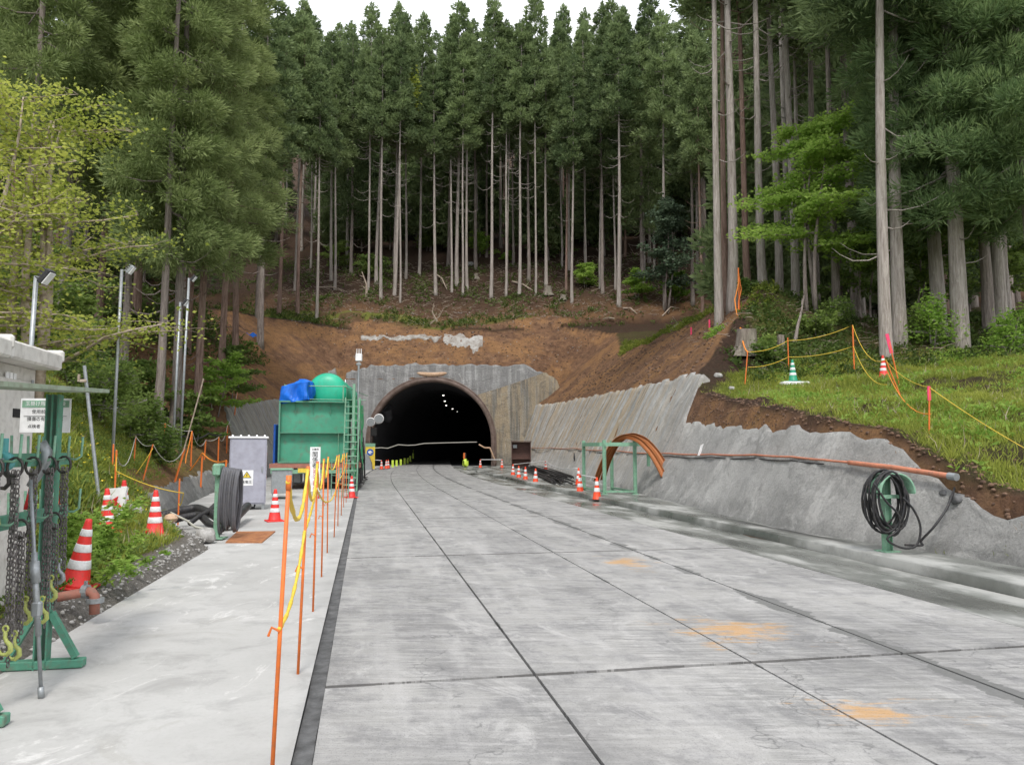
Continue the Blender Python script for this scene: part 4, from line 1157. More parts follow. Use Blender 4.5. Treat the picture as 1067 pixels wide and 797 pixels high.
# climbing vine high in the crowns
p = P(431, 95, 84.5); n = 260; b = np.array(tuple(p - p)) + rng.normal(size=(n, 3)) * [.32, .3, 1.1]
t = thing('climbing_vine', 'small bright yellow leaf cluster high in the cedar crowns above the tunnel', 'vine', p)
v, f = leaves(b, rng.normal(size=(n, 3)), .38, .28); link('leaves', npmesh('leaves', v, f, M['yellow']), t)
part('stem', MB().tube([(0, .1, -2.2), (.1, 0, -.6), (0, 0, .9)], .04, 5), M['twig'], t)
# twig litter
mb = MB()
for k in range(3200):
    x = rnd.uniform(-26, 26); y = rnd.uniform(76.5, 97)
    p = Vector((x, y, H(x, y) + .04)); a = rnd.uniform(0, 6.28); L = rnd.uniform(.2, 1.1)
    d = Vector((math.cos(a), math.sin(a), rnd.uniform(-.1, .5))).normalized() * L
    mb.tube([p, p + d * .5 + Vector((0, 0, .05)), p + d], [.022, .018, .008], 4)
for k in range(900):
    x = rnd.uniform(7, 20); y = rnd.uniform(25, 35)
    if x < xb(y) + 4: continue
    p = Vector((x, y, H(x, y) + .02)); a = rnd.uniform(0, 6.28); L = rnd.uniform(.1, .6)
    d = Vector((math.cos(a), math.sin(a), rnd.uniform(-.1, .4))).normalized() * L
    mb.tube([p, p + d * .5 + Vector((0, 0, .02)), p + d], [.010, .008, .004], 4)
single('twig_litter', mb, M['deadwood'], 'brown twigs and bark scattered over the forest slopes', 'debris', kind='stuff')
# clods and pebbles
mb = MB()
def clod(p, r):
    n = 7; ps = [(math.sqrt(max(.01, 1 - u * u)) * r * rnd.uniform(.8, 1.1), u * r * .7) for u in (-.95, -.4, .3, .92)]
    mb.lathe([(a, z) for a, z in ps], 6, p)
for k in range(600):
    y = rnd.uniform(4.5, 15); x = xl(y) - abs(rnd.gauss(0, .20)); p = Vector((x, y, H(x, y))); clod(p, rnd.uniform(.008, .024))
for k in range(500):
    x = rnd.uniform(-22, 8); y = rnd.uniform(72, 82); clod(Vector((x, y, H(x, y) - .03)), rnd.uniform(.03, .09))
single('rubble', mb, M['rock'], 'loose pebbles and clods along the banks', 'rubble', kind='stuff')
mb = MB()
for k in range(1100):
    y = rnd.uniform(9, 24); x = xb(y) + .5 * lerp_tab(WR, y) + abs(rnd.gauss(.1, .5)); clod(Vector((x, y, H(x, y) - .01)), rnd.uniform(.012, .045))
M['clod'] = mat('earth_clod', (.07, .042, .028), .95, col2=(.19, .115, .075), vs=9)
for k in range(2600):
    if k % 2: x = rnd.uniform(-22, 10); y = rnd.uniform(71.6, 77.5)
    else: y = rnd.uniform(27, 66); x = xb(y) + .5 * lerp_tab(WR, y) + rnd.uniform(.2, 5)
    if zone(x, y)[1]: clod(Vector((x, y, H(x, y) - .02)), rnd.uniform(.03, .11))
single('soil_clods', mb, M['clod'], 'crumbled brown soil over the cut slopes and along the right wall top', 'soil', kind='stuff')
# individual rocks, stump, dead wood
def rock(p, r, label, seed, m='rock', flat=.7):
    q = random.Random(seed); mb = MB(); n = 12; k = 8; vs = []
    for i in range(k + 1):
        ph = PI * i / k
        for j in range(n):
            th = 2 * PI * j / n; d = Vector((math.sin(ph) * math.cos(th), math.sin(ph) * math.sin(th), math.cos(ph)))
            rr = r * (1 + .30 * noise.noise(d * 1.6 + Vector((seed, 0, 0))) + .12 * noise.noise(d * 4 + Vector((seed, 3, 0)))); vs.append((d.x * rr, d.y * rr, d.z * rr * flat))
    mb.add(vs, [(i * n + j, (i + 1) * n + j, (i + 1) * n + (j + 1) % n, i * n + (j + 1) % n) for i in range(k) for j in range(n)])
    return single('rock', mb, M[m], label, 'rock', loc=p, world=False, smooth=True)
g = G(213, 566); rock((g.x, g.y, .13), .19, 'rounded grey rock at the pavement edge beside the cable stand', 3)
rock(atd(138, 535, 13.4) + Vector((0, 0, .05)), .20, 'pale rock on the verge between the tall cone and the left cone', 4)
rock(hit(490, 276, 70), .55, 'grey rock on the bare slope beside the drooping branch cedar', 5)
rock(hit(998, 520), .12, 'dark wet rock in the mound beside the hose hanger', 6, 'wetrock'); rock(hit(985, 514), .08, 'small dark rock left in the mound beside the pipe end', 7, 'wetrock')
rock(hit(748, 392, 20), .16, 'small pale rock on the brown soil left of the stump', 8); rock(hit(762, 405, 20), .12, 'small pale rock on brown soil below the stump', 9)
def stump(p, r, h, label, seed, m='stump'):
    mb = MB(); n = 26; vs = []; zs = (-.2, 0, .12 * h, .35 * h, .8 * h, h)
    q = random.Random(seed); ph = [q.uniform(0, 6.28) for _ in range(3)]
    for i, z in enumerate(zs):
        fl = (1.9, 1.6, 1.35, 1.12, 1.0, .98)[i]
        for j in range(n):
            th = 2 * PI * j / n; rr = r * fl * (1 + (.16 * (fl - .9) * 2) * math.sin(5 * th + ph[0]) + .05 * math.sin(9 * th + ph[1]))
            vs.append((rr * math.cos(th), rr * math.sin(th), z + (.05 * h * math.cos(th + ph[2]) if i == 5 else 0)))
    k = len(zs)
    mb.add(vs, [(i * n + j, i * n + (j + 1) % n, (i + 1) * n + (j + 1) % n, (i + 1) * n + j) for i in range(k - 1) for j in range(n)])
    t = thing('tree_stump', label, 'stump', p); part('bark', mb, M[m], t, True)
    tb = MB(); tb.add([vs[(k - 1) * n + j] for j in range(n)], [tuple(range(n))]); part('cut_face', tb, M['wood'], t); return t
stump(atd(779, 388, 27.3), .34, .85, 'big weathered stump with roots on the right hillside', 1)
stump(hit(571, 307, 70), .42, .9, 'rotten dark stump on the slope right of the tunnel', 2); stump(hit(814, 368, 24), .12, .62, 'thin cut stub standing on the right hillside', 3)
stump(hit(587, 312, 70), .3, .5, 'small broken stump beside the rotten one', 4); stump(hit(496, 290, 70), .25, .6, 'small stub on the bare slope above the tunnel', 5)
def branch(pts, r, label, m='deadwood', name='dead_branch'):
    mb = MB(); k = len(pts); mb.tube(pts, [r * (1 - .7 * i / (k - 1)) for i in range(k)], 6)
    m_ = pts[k // 2]; d = (Vector(pts[-1]) - Vector(pts[0]))
    for s_ in (.35, .6, .8):
        b = Vector(pts[0]) + d * s_; mb.tube([b, b + d.length * .16 * Vector((rnd.uniform(-1, 1), rnd.uniform(-.3, .3), rnd.uniform(.3, 1)))], [r * .4, r * .1], 4)
    return single(name, mb, M[m], label, 'branch', loc=pts[0])
def hb(a, b, lift=.1, d0=70):
    p, q = hit(*a, d0), hit(*b, d0); return [p + Vector((0, 0, .05)), (p + q) / 2 + Vector((0, 0, lift + abs(p.z - q.z) * .1)), q + Vector((0, 0, .08))]
def standing(px, py, tipx, tipy, r, label, d0=70, kink=.25):
    p = hit(px, py, d0); q = P(tipx, tipy, p.y - .2); m = p.lerp(q, .5) + Vector((kink, 0, 0)); return branch([p, m, q], r, label)
branch(hb((534, 294), (556, 304)), .16, 'white fallen branch on the slope beside the pale cedar'); branch(hb((333, 300), (362, 305), .25), .10, 'thin fallen branch left on the slope')
standing(382, 310, 377, 283, .16, 'pale broken sapling standing bare above the green tank'); branch(hb((455, 287), (466, 303), .25), .13, 'fallen forked branch on the slope above the tunnel')
standing(455, 335, 452, 316, .12, 'upturned root sticking up just above the tunnel', kink=-.3); standing(448, 338, 462, 322, .08, 'thin bent stick beside the upturned root')
branch(hb((650, 322), (664, 328), .3, 55), .12, 'dead branch on the soil below the thick pale cedar'); branch(hb((690, 330), (708, 322), .5, 30), .08, 'bent dead branch on the ridge of the brown cutting')
standing(698, 345, 701, 330, .08, 'pale forked stick at the left end of the cutting ridge', 40, .4)
branch(hb((640, 333), (628, 338), .2, 55), .10, 'dark stick on the soil patch above the brown cutting')
p = atd(829, 382, 27.6); branch([p, p + Vector((.12, 0, .6)), p + Vector((.3, .1, 1.1)), p + Vector((.42, .1, 1.75))], .07, 'dark bent dead trunk on the right hillside', 'bark')
branch([hit(918, 478), hit(918, 478) + Vector((.3, .1, .1)), hit(938, 474) + Vector((0, 0, .05))], .03, 'thin root poking from the bank above the hose hanger')

# ================================================================ site objects
DIRV = Vector((-.187, .982, 0)).normalized(); HD = math.atan2(.19, 1)      # road runs this way; rotate things by HD about z
def cone_mesh(kind, label, loc, rz=0, tilt=None, group=None):
    body_m = {'red': M['red'], 'orange': M['orange_red'], 'green': M['greenc']}[kind]
    h = .70; t = thing('traffic_cone', label, 'traffic cone', loc, rz, group, rot=tilt)
    rr = lambda z: .135 + (.030 - .135) * (z - .03) / (h - .03)
    part('body', MB().lathe([(.15, .028), (rr(.04), .045), (rr(.3), .3), (rr(.6), .6), (.034, h - .03), (.030, h), (.012, h + .004)], 22), body_m, t, True)
    b = MB(); b.box((0, 0, .014), (.38, .38, .028), bev=.01); part('base', b, M['black'] if kind == 'orange' else body_m, t)
    bands = {'red': [(.20, .29), (.37, .45), (.53, .60)], 'orange': [(.26, .38), (.46, .58)], 'green': [(.20, .28), (.37, .45), (.53, .60)]}[kind]
    for a, c in bands:
        part('stripe', MB().lathe([(rr(a) + .002, a), (rr(a) + .004, a + .004), (rr(c) + .004, c - .004), (rr(c) + .002, c)], 22), M['refl'], t, True)
    return t
CP0 = {}
def cone(kind, p, label, rz=None, tilt=None, group=None):
    rz = rnd.uniform(0, 1.5) if rz is None else rz
    rot = (tilt[0], tilt[1], rz) if tilt else (rnd.uniform(-.01, .01), rnd.uniform(-.01, .01), rz)
    if kind not in CP0:
        CP0[kind] = cone_mesh(kind, label, p, rz, rot, group); return CP0[kind]
    o = dup(CP0[kind], p, None, label, group, rot=rot); return o
GL = 'red and white cones along the left side'
def up(p, z): return Vector((p.x, p.y, z))
p = P(78, 612, 8.0); cone('red', up(p, p.z), 'largest red cone, leaning right over the brown pipe at the left', .2, (.03, .16), GL); PZ1 = p
p = P(112, 557, 11.9); cone('red', p, 'red cone left of the white arrow board, leaning left', .3, (-.02, -.05), GL)
mb = MB(); mb.box((p.x, p.y, p.z - .15), (.6, .6, .28), bev=.1)
p = P(128, 543, 13.4); cone('red', p, 'red cone mostly hidden behind the white arrow board', .3, None, GL)
p = P(161, 558, 12.1); cone('red', p, 'upright red cone on the verge left of the rock pile and black hoses', .5, None, GL)
p = G(286, 543); cone('red', p, 'red cone standing in front of the low grey box', .5, None, GL)
p = G(366, 518.5); cone('red', p, 'red cone at the far end of the orange stakes beside the green fence', .5, None, GL)
GR = 'orange cones with white collars in front of the right wall'
for px, py, z, lb in ((534.5, 496.5, 0, 'orange cone leftmost in the close row before the black pipes'), (540.5, 499.5, 0, 'orange cone second from the left in the close row before the black pipes'),
    (547.5, 501.5, 0, 'orange cone third from the left in the close row before the black pipes'), (558, 504.5, 0, 'orange cone rightmost in the close row before the black pipes'),
    (568.5, 490.5, .06, 'small far orange cone behind the black pipes'), (603, 505.5, .11, 'orange cone hidden behind another, left of the green frame'),
    (604.5, 515, .0, 'orange cone left of the last one, before the green frame'), (622, 521, .0, 'nearest orange cone, at the foot of the green frame')):
    cone('orange', G(px, py, z), lb, None, None, GR)
for px, py, lb in ((397.5, 489, 'orange cone left of the pair at the left foot of the tunnel'), (402.5, 488.5, 'orange cone in the middle at the left foot of the tunnel'), (404.5, 488, 'orange cone right of the pair at the left foot of the tunnel'),
    (500.5, 487.5, 'orange cone inside the right foot of the tunnel arch'), (523, 487.6, 'orange cone just outside the right foot of the tunnel arch')):
    cone('orange', G(px, py), lb, None, None, 'orange cones at the tunnel mouth')
p = atd(827, 416, 24.3); mb = MB(); mb.box((0, 0, .0), (.85, .65, .14), bev=.04); single('concrete_block', mb, M['refl'], 'white flat block under the green cone', 'block', loc=p, world=False)
cone('green', p + Vector((0, 0, .08)), 'green cone on a white block on the right grass terrace')
cone('red', atd(921.5, 410, 24.3), 'red cone at the foot of the thick pair of cedars', None, None, None)
cone('green', atd(122, 400, 25), 'green cone on the left bank behind the lamp pole')
# cone bars / ropes between the right cones
def cord(name, pts, r, m, label, cat='rope', n=5, sub=0, sag=0.0, group=None):
    out = []
    for a, b in zip(pts, pts[1:]):
        a, b = Vector(a), Vector(b)
        for k in range(8): u = k / 8; out.append(a.lerp(b, u) - Vector((0, 0, sag * (b - a).length * 4 * u * (1 - u))))
    out.append(Vector(pts[-1])); mb = MB(); mb.tube(out, r, n)
    return single(name, mb, M[m], label, cat, group, loc=out[0], smooth=True)
T = lambda px, py, z=0, h=.68: G(px, py, z) + Vector((0, 0, h))
cord('cone_bar', [T(534.5, 496.5), T(568.5, 490.5, .06)], .02, 'refl', 'red and white bar from the close row of cones to the small far cone', 'bar')
cord('cone_bar', [T(568.5, 490.5, .06), T(603, 505.5, .11)], .02, 'refl', 'long white bar from the small far cone to the green frame cones', 'bar', sag=.01)
cord('cone_bar', [T(604.5, 515), T(622, 521)], .018, 'refl', 'short white bar between the two nearest orange cones', 'bar')
cord('cone_bar', [T(500.5, 487.5), T(523, 487.6)], .025, 'refl', 'white bar between the two cones at the right foot of the tunnel', 'bar')
cord('cone_bar', [P(381, 478.5, 58), T(397.5, 489)], .025, 'refl', 'red and white bar from the yellow panel to the tunnel cones', 'bar')
# lime reflectors inside the tunnel
for k in range(8):
    px = [408.5, 412.6, 417, 421, 424.3, 427, 430, 429.5][k]; z = [.0, .0, .0, .1, .15, .25, .5, .8][k]
    py = [483.2, 483, 482, 480.5, 480, 478, 475, 471.3][k]
    d = 66 + 4.2 * k if k else 64
    p = P(px, py, 66 + 3.6 * k)
    t = thing('delineator', ['brightest', 'second', 'third', 'fourth', 'fifth', 'sixth', 'seventh', 'last and highest'][k] + ' lime reflector post from the left cones, curving into the tunnel', 'delineator', (p.x, p.y, 0), group='reflector posts curving into the tunnel')
    part('post', MB().tube([(0, 0, -.03), (0, 0, p.z + .3)], .03, 6), M['black'], t)
    part('reflector', MB().box((.06, -.04, p.z), (.20, .05, .62), bev=.02), M['vest'], t)
p = G(485, 486.6)
t = thing('barrier', 'lime and dark sandbag barrier on the right of the tunnel mouth', 'barrier', p)
b = MB(); b.box((0, 0, .35), (.5, .4, .7), bev=.16); part('bag', b, M['vest'], t, True); part('post', MB().tube([(0, .1, 0), (0, .1, 1.2)], .05, 7), M['black'], t); part('reflector', MB().box((-.12, .05, .95), (.16, .06, .5), bev=.02), M['orange'], t)
# rope light across the mouth
pts = [P(x, y, 70.0) for x, y in ((388, 467), (397, 466.4), (404, 467), (415, 463.3), (425, 464), (433, 463.6), (442, 462), (455, 461.6), (478, 461), (497, 460.5))]
cord('rope', pts, .045, 'wrope', 'pale lumpy rope stretched across the tunnel mouth', n=6)
pts = [P(x, y, 69.6) for x, y in ((499, 463), (505, 466.5), (510.5, 466.5), (515.5, 479))]
cord('pipe', pts, .07, 'wood', 'bent pale pipe hanging at the right foot of the tunnel arch', 'pipe')
# side box at right of portal
t = thing('steel_cabinet', 'open brown rusty steel cabinet against the right wall beside the tunnel', 'cabinet', G(543, 487.5))
part('back', MB().box((0, .30, 1.05), (1.5, .05, 2.1)), M['browncab'], t)
b = MB(); b.box((-.76, 0, 1.05), (.06, .62, 2.14)); part('side', b, M['browncab'], t); b = MB(); b.box((.76, 0, 1.05), (.06, .62, 2.14)); part('side', b, M['browncab'], t)
part('top', MB().box((0, -.02, 2.15), (1.7, .78, .06)), M['browncab'], t); part('shelf', MB().box((0, 0, .75), (1.46, .55, .05)), M['browncab'], t); part('shelf', MB().box((0, 0, .1), (1.46, .55, .05)), M['browncab'], t)
part('meter', MB().box((-.5, .1, 1.75), (.36, .3, .3), bev=.03), M['galv'], t)
# bundle of black pipes
mb = MB()
a0, a1 = G(553, 489.5, .1), G(590, 503.5, .11)
for k in range(26):
    o1 = Vector((rnd.uniform(-.6, .7), rnd.uniform(-1.5, 1.5), .03 + .05 * (k % 6))); o2 = Vector((rnd.uniform(-.75, .5), rnd.uniform(-2.0, 2.0), .03 + .05 * (k % 6)))
    mb.tube([a0 + o1, (a0 + a1) / 2 + (o1 + o2) / 2 + Vector((0, 0, .03)), a1 + o2], .028, 6)
single('pipe_bundle', mb, M['black'], 'bundle of thin black pipes lying before the right wall', 'pipes', loc=(a0 + a1) / 2)
# green frame
fb0 = G(630, 515, .11); fd = G(662, 515, .11); bk = G(641, 509, .11)
wv = fd - fb0; dv = DIRV * 2.4
t = thing('storage_rack', 'pale green open steel frame standing before the right wall', 'frame', fb0)
L0 = lambda v: tuple(Vector(v) - fb0)
for a in (fb0, fd, fb0 + dv, fd + dv):
    b = MB(); b.box(Vector(L0(a)) + Vector((0, 0, .88)), (.11, .015, 1.76)); b.box(Vector(L0(a)) + Vector((-.05, 0, .88)), (.012, .11, 1.75)); b.box(Vector(L0(a)) + Vector((.05, 0, .88)), (.012, .11, 1.75)); b.box(Vector(L0(a)) + Vector((0, 0, .01)), (.22, .22, .02)); part('leg', b, M['green_l'], t)
def beam(a, b_, w_=.1, h_=.12):
    a, b_ = Vector(a), Vector(b_); d = b_ - a; m = MB(); m.box((a + b_) / 2, (d.length, w_, h_), rot=d.to_track_quat('X', 'Z').to_matrix()); return m
Z1 = Vector((0, 0, 1.62))
for a, c in ((fb0, fd + (fd - fb0) * .55), (fb0 + dv, fd + dv + wv * .55), (fb0 - wv * .1, fb0 + dv), (fd, fd + dv)):
    part('beam', beam(Vector(L0(a)) + Z1, Vector(L0(c)) + Z1), M['green_l'], t)
for a, c in ((fb0, fd), (fb0, fb0 + dv), (fd, fd + dv)):
    part('sill', beam(Vector(L0(a)) + Vector((0, 0, .09)), Vector(L0(c)) + Vector((0, 0, .09)), .06, .06), M['green_l'], t)
part('post', beam(Vector(L0(fd + wv * .5)) + Vector((0, .3, .9)), Vector(L0(fd + wv * .5)) + Vector((0, .3, 1.78)), .1, .1), M['green_l'], t)
# curved steel arches
def arch(px_pts, d0, d1, label, zoff=0):
    n = len(px_pts); pts = [P(x, y, d0 + (d1 - d0) * k / (n - 1)) for k, (x, y) in enumerate(px_pts)]
    # smooth resample
    q = []
    for k in range(n - 1):
        p0, p1, p2, p3 = pts[max(0, k - 1)], pts[k], pts[k + 1], pts[min(n - 1, k + 2)]
        for u in (0, .25, .5, .75): q.append(.5 * ((2 * p1) + (p2 - p0) * u + (2 * p0 - 5 * p1 + 4 * p2 - p3) * u * u + (3 * p1 - p0 - 3 * p2 + p3) * u ** 3))
    q.append(pts[-1])
    t = thing('arch_rib', label, 'steel arch', q[0], group='curved steel arch ribs leaning on the right wall')
    side = Vector((0, 1, 0)); mbs = {'web': MB(), 'flange': MB(), 'flange2': MB()}
    def ribbon(mb, off_n, w_n, w_s):
        vs = []
        for k, p in enumerate(q):
            tg = (q[min(k + 1, len(q) - 1)] - q[max(k - 1, 0)]).normalized(); nn = tg.cross(side).normalized(); s2 = nn.cross(tg)
            c = p + nn * off_n - q[0]
            for (a, b_) in ((-1, -1), (1, -1), (1, 1), (-1, 1)): vs.append(c + nn * a * w_n / 2 + s2 * b_ * w_s / 2)
        m = len(q); fs = [(i * 4 + j, i * 4 + (j + 1) % 4, (i + 1) * 4 + (j + 1) % 4, (i + 1) * 4 + j) for i in range(m - 1) for j in range(4)] + [(3, 2, 1, 0), tuple((m - 1) * 4 + j for j in range(4))]
        mb.add(vs, fs)
    ribbon(mbs['web'], 0, .14, .02); ribbon(mbs['flange'], .075, .014, .15); ribbon(mbs['flange2'], -.075, .014, .15)
    part('web', mbs['web'], M['hbeam'], t, True); part('flange', mbs['flange'], M['hbeam'], t, True); part('flange', mbs['flange2'], M['hbeam'], t, True)
    e = q[-1] - q[0]; b = MB(); b.box(e, (.2, .2, .02), rz=.3); part('end_plate', b, M['steel'], t)
arch([(621, 501), (626, 487), (633, 472), (641, 460), (650, 455.2), (659, 456), (668, 461), (678, 472), (686, 485), (692, 497.5)], 26.8, 23.6, 'nearer curved brown steel arch rib, the lower left one of two')
arch([(628, 500), (632, 486), (638, 471), (646, 459), (655, 454.2), (664, 454.8), (674, 460), (684, 471), (692, 484), (699, 498.5)], 27.0, 23.9, 'farther curved brown steel arch rib, the upper right one of two')
# wall pipe and hoses
def wallp(px, py, off=.10):
    p = hit(px, py, 8); return p + Vector((-off, -off * .3, .04))
pp = [wallp(x, y) for x, y in ((552, 466.5), (575, 466.8), (600, 467.5), (640, 469.5), (700, 473.6), (745, 474.8), (791, 475.6), (830, 478), (864, 481.5), (890, 484))]
cord('wall_pipe', pp, .022, 'orange_pipe', 'long thin orange pipe running along the right sprayed wall', 'pipe', n=7, sag=.006)
cord('wall_cable', [p + Vector((-.01, 0, -.07)) for p in pp[:-1]], .012, 'black', 'thin black cable hanging just below the long orange pipe', 'cable', sag=.012)
e0 = wallp(890, 484.3); e1 = wallp(938, 489.5, .14); e2 = P(990, 496, e1.y - 1.1)
cord('thick_pipe', [e0, e1, e2], .042, 'orange_pipe', 'thick orange pipe end resting on the bank above the hose hanger', 'pipe', n=10)
b = MB(); b.tube([e2 - (e2 - e1).normalized() * .02, e2 + (e2 - e1).normalized() * .12], .055, 12); single('pipe_coupling', b, M['galv'], 'grey coupling on the end of the thick orange pipe', 'coupling', loc=e2)
b = MB(); pts = []
c = wallp(600, 478, .12); ax_ = Vector((.35, -1, 0)).normalized()
for k in range(26):
    a = k / 25 * 2 * PI * 1.6; pts.append(c + Vector((.05 * k / 25, -.5 * math.sin(a) * (.6), .38 * math.cos(a) - .1)) )
b.tube(pts, .018, 6); single('cable_loop', b, M['black'], 'black cable looped over the long pipe above the pipe bundle', 'cable', loc=c)
b = MB(); q = wallp(735, 470); b.prism([(-.12, -.16), (-.02, -.16), (.12, .16), (.02, .12)], .012, q - Vector((.05, .05, .0)), .6); single('paper_tag', b, M['whitec'], 'small white tag on the right wall above the orange pipe', 'tag', loc=q)
# hose hanger
hp = G(925, 575, .11)
t = thing('hose_hanger', 'pale green steel post with a rounded arm holding a black hose coil', 'hose hanger', hp, .25)
b = MB(); b.box((0, 0, .55), (.10, .012, 1.1)); b.box((-.05, 0, .55), (.01, .1, 1.1)); b.box((.05, 0, .55), (.01, .1, 1.1)); part('post', b, M['green_l'], t)
part('foot', MB().box((0, 0, .012), (.26, .24, .022)), M['green_l'], t)
pts = [(.30 * math.cos(a), -.12, .86 + .28 * math.sin(a)) for a in [PI * k / 12 for k in range(13)]]
b = MB()
vs = []
for (x, y, z) in pts: vs += [(x, -.26, z), (x, .03, z), (x * .93, .03, z - .02), (x * .93, -.26, z - .02)]
n_ = len(pts); b.add(vs, [(i * 4 + j, i * 4 + (j + 1) % 4, (i + 1) * 4 + (j + 1) % 4, (i + 1) * 4 + j) for i in range(n_ - 1) for j in range(4)]); part('saddle', b, M['green_l'], t, True)
part('arm', MB().box((0, -.12, .80), (.56, .05, .05)), M['green_l'], t)
b = MB()
for k in range(13):
    rx, rz_ = rnd.uniform(.19, .27), rnd.uniform(.36, .47); cx_, cz_ = rnd.uniform(-.11, -.02), 1.14 - rz_ + rnd.uniform(-.03, .05); oy = -.30 + k * .022
    tl = rnd.uniform(-.12, .12)
    b.tube([hp + Vector((cx_ + rx * math.cos(a) + tl * math.sin(a) * rz_, oy + rnd.uniform(-.01, .01), cz_ + rz_ * math.sin(a))) for a in [2 * PI * j / 26 for j in range(27)]], .016, 7, False)
# the loose bights and the tail
def smooth(ps, n=5):
    ps = [Vector(p) for p in ps]; q = []
    for k in range(len(ps) - 1):
        p0, p1, p2, p3 = ps[max(0, k - 1)], ps[k], ps[k + 1], ps[min(len(ps) - 1, k + 2)]
        for i in range(n):
            u = i / n; q.append(.5 * ((2 * p1) + (p2 - p0) * u + (2 * p0 - 5 * p1 + 4 * p2 - p3) * u * u + (3 * p1 - p0 - 3 * p2 + p3) * u ** 3))
    return q + [ps[-1]]
b.tube(smooth([hp + Vector(v) for v in ((-.30, -.3, 1.0), (-.15, -.32, .75), (.02, -.33, .55), (.0, -.33, .35), (-.16, -.33, .22), (.05, -.34, .10), (.25, -.33, .14), (.32, -.32, .38), (.24, -.32, .62), (.1, -.3, .8))]), .016, 7)
tail = [hp + Vector((.1, -.3, .14)), hp + Vector((.35, -.28, .13)), P(960, 563, 11.0), P(972, 550, 10.9), P(985, 532, 10.95), P(992, 516, 11.1), P(996, 505, 11.4)]
b.tube(smooth(tail), .017, 7); single('hose_coil', b, M['black'], 'black hose coil hung on the green post, its tail climbing the bank', 'hose', loc=hp, smooth=True)
# ---- right hill stakes and ropes
stake_bank = {}
def stake(px, ytop, ybot, d, label, m='orange', lean=0, r=.018, group='orange stakes'):
    p = atd(px, ybot, d); h = (ybot - ytop) / 800 * d * 1.02
    b = MB(); b.tube([(0, 0, -.15), (lean * h, 0, h)], r, 7); o = single('stake', b, M[m], label, 'stake', group, loc=p, world=False)
    return p + Vector((lean * h, 0, h))
GS = 'orange stakes of the right hillside'
s1 = stake(776, 377, 411, 24.6, 'orange stake leaning by the stump on the right hillside', lean=.12, group=GS)
s2 = stake(822.5, 374, 407, 25.4, 'orange stake left of the green cone', group=GS)
s3 = stake(891, 362, 408, 25.0, 'tallest orange stake between the green cone and the thick pair', group=GS, r=.024)
s4 = stake(939, 366, 412, 21.0, 'pink topped orange stake before the thick pair of trunks', lean=-.22, group=GS)
s4b = stake(944, 388, 432, 18.5, 'leaning orange stake with orange rope, right of the red cone', lean=-.42, group=GS)
s5 = stake(970, 454, 502, 12.9, 'orange stake on the bank above the orange pipe end', lean=.06, group=GS, r=.014)
s6 = stake(771, 300, 345, 31.5, 'tall orange stake at the top of the right hillside', group=GS, r=.03)
s7 = stake(739, 317, 328, 33.8, 'short red stake on the ridge of the brown cutting', 'pink', group='red stakes', r=.04)
stake(720, 329, 336, 38, 'tiny red stake low on the ridge of the brown cutting', 'pink', group='red stakes', r=.04)
b = MB(); b.box(s4 + Vector((.0, 0, -.05)), (.09, .02, .55), rot=Matrix.Rotation(-.2, 3, 'Y')); single('flag', b, M['pink'], 'pink tape flag on the stake before the thick pair of trunks', 'flag', loc=s4)
b = MB(); b.box(s5 + Vector((-.01, 0, -.10)), (.05, .02, .24)); single('flag', b, M['pink'], 'pink tape flag on the stake above the orange pipe end', 'flag', loc=s5)
YR = 'yellow ropes of the right hillside'
cord('rope', [s1, s2 + Vector((0, 0, -.1)), s3, s4b], .009, 'yrope', 'upper yellow rope from the stump past the green cone to the leaning stake', sag=.06, group=YR)
cord('rope', [s1 - Vector((0, 0, .5)), s2 - Vector((0, 0, .65)), s3 - Vector((0, 0, .7)), s4b - Vector((0, 0, .6))], .009, 'yrope', 'lower yellow rope between the stakes behind the green cone', sag=.05, group=YR)
cord('rope', [s4b, s5, P(1075, 471, 11.6)], .006, 'yrope', 'yellow rope from the leaning stake over the bank to the right edge', sag=.02, group=YR)
cord('rope', [s4b - Vector((0, 0, .2)), s5 - Vector((0, 0, .45))], .009, 'orope', 'orange rope sloping down to the stake above the pipe end', sag=.05, group=YR)
cord('rope', [P(996, 503, 11.6), P(1015, 514, 11.0), P(1040, 520, 10.6), P(1075, 520, 10.2)], .014, 'wrope', 'grey rope on the mound running from the pipe end to the right edge', sag=.02)
cord('rope', [s6, s6 + Vector((-.02, 0, -.7)), s6 + Vector((-.3, -.4, -1.4)), s6 + Vector((-.35, -.8, -2.1)), s6 + Vector((-.1, -1.4, -2.6)), atd(772, 372, 28.4) + Vector((0, 0, .3)), s1], .028, 'orope', 'bright orange rope tangle down from the tall stake on the right hillside', sag=.05)
cord('rope', [s6 + Vector((0, 0, -.15)), s6 + Vector((.1, 0, -.9)), s6 + Vector((-.15, -.4, -1.5)), s6 + Vector((-.28, -.8, -1.9))], .022, 'orange', 'second orange rope hanging beside the tall stake on the right hillside', sag=.05)

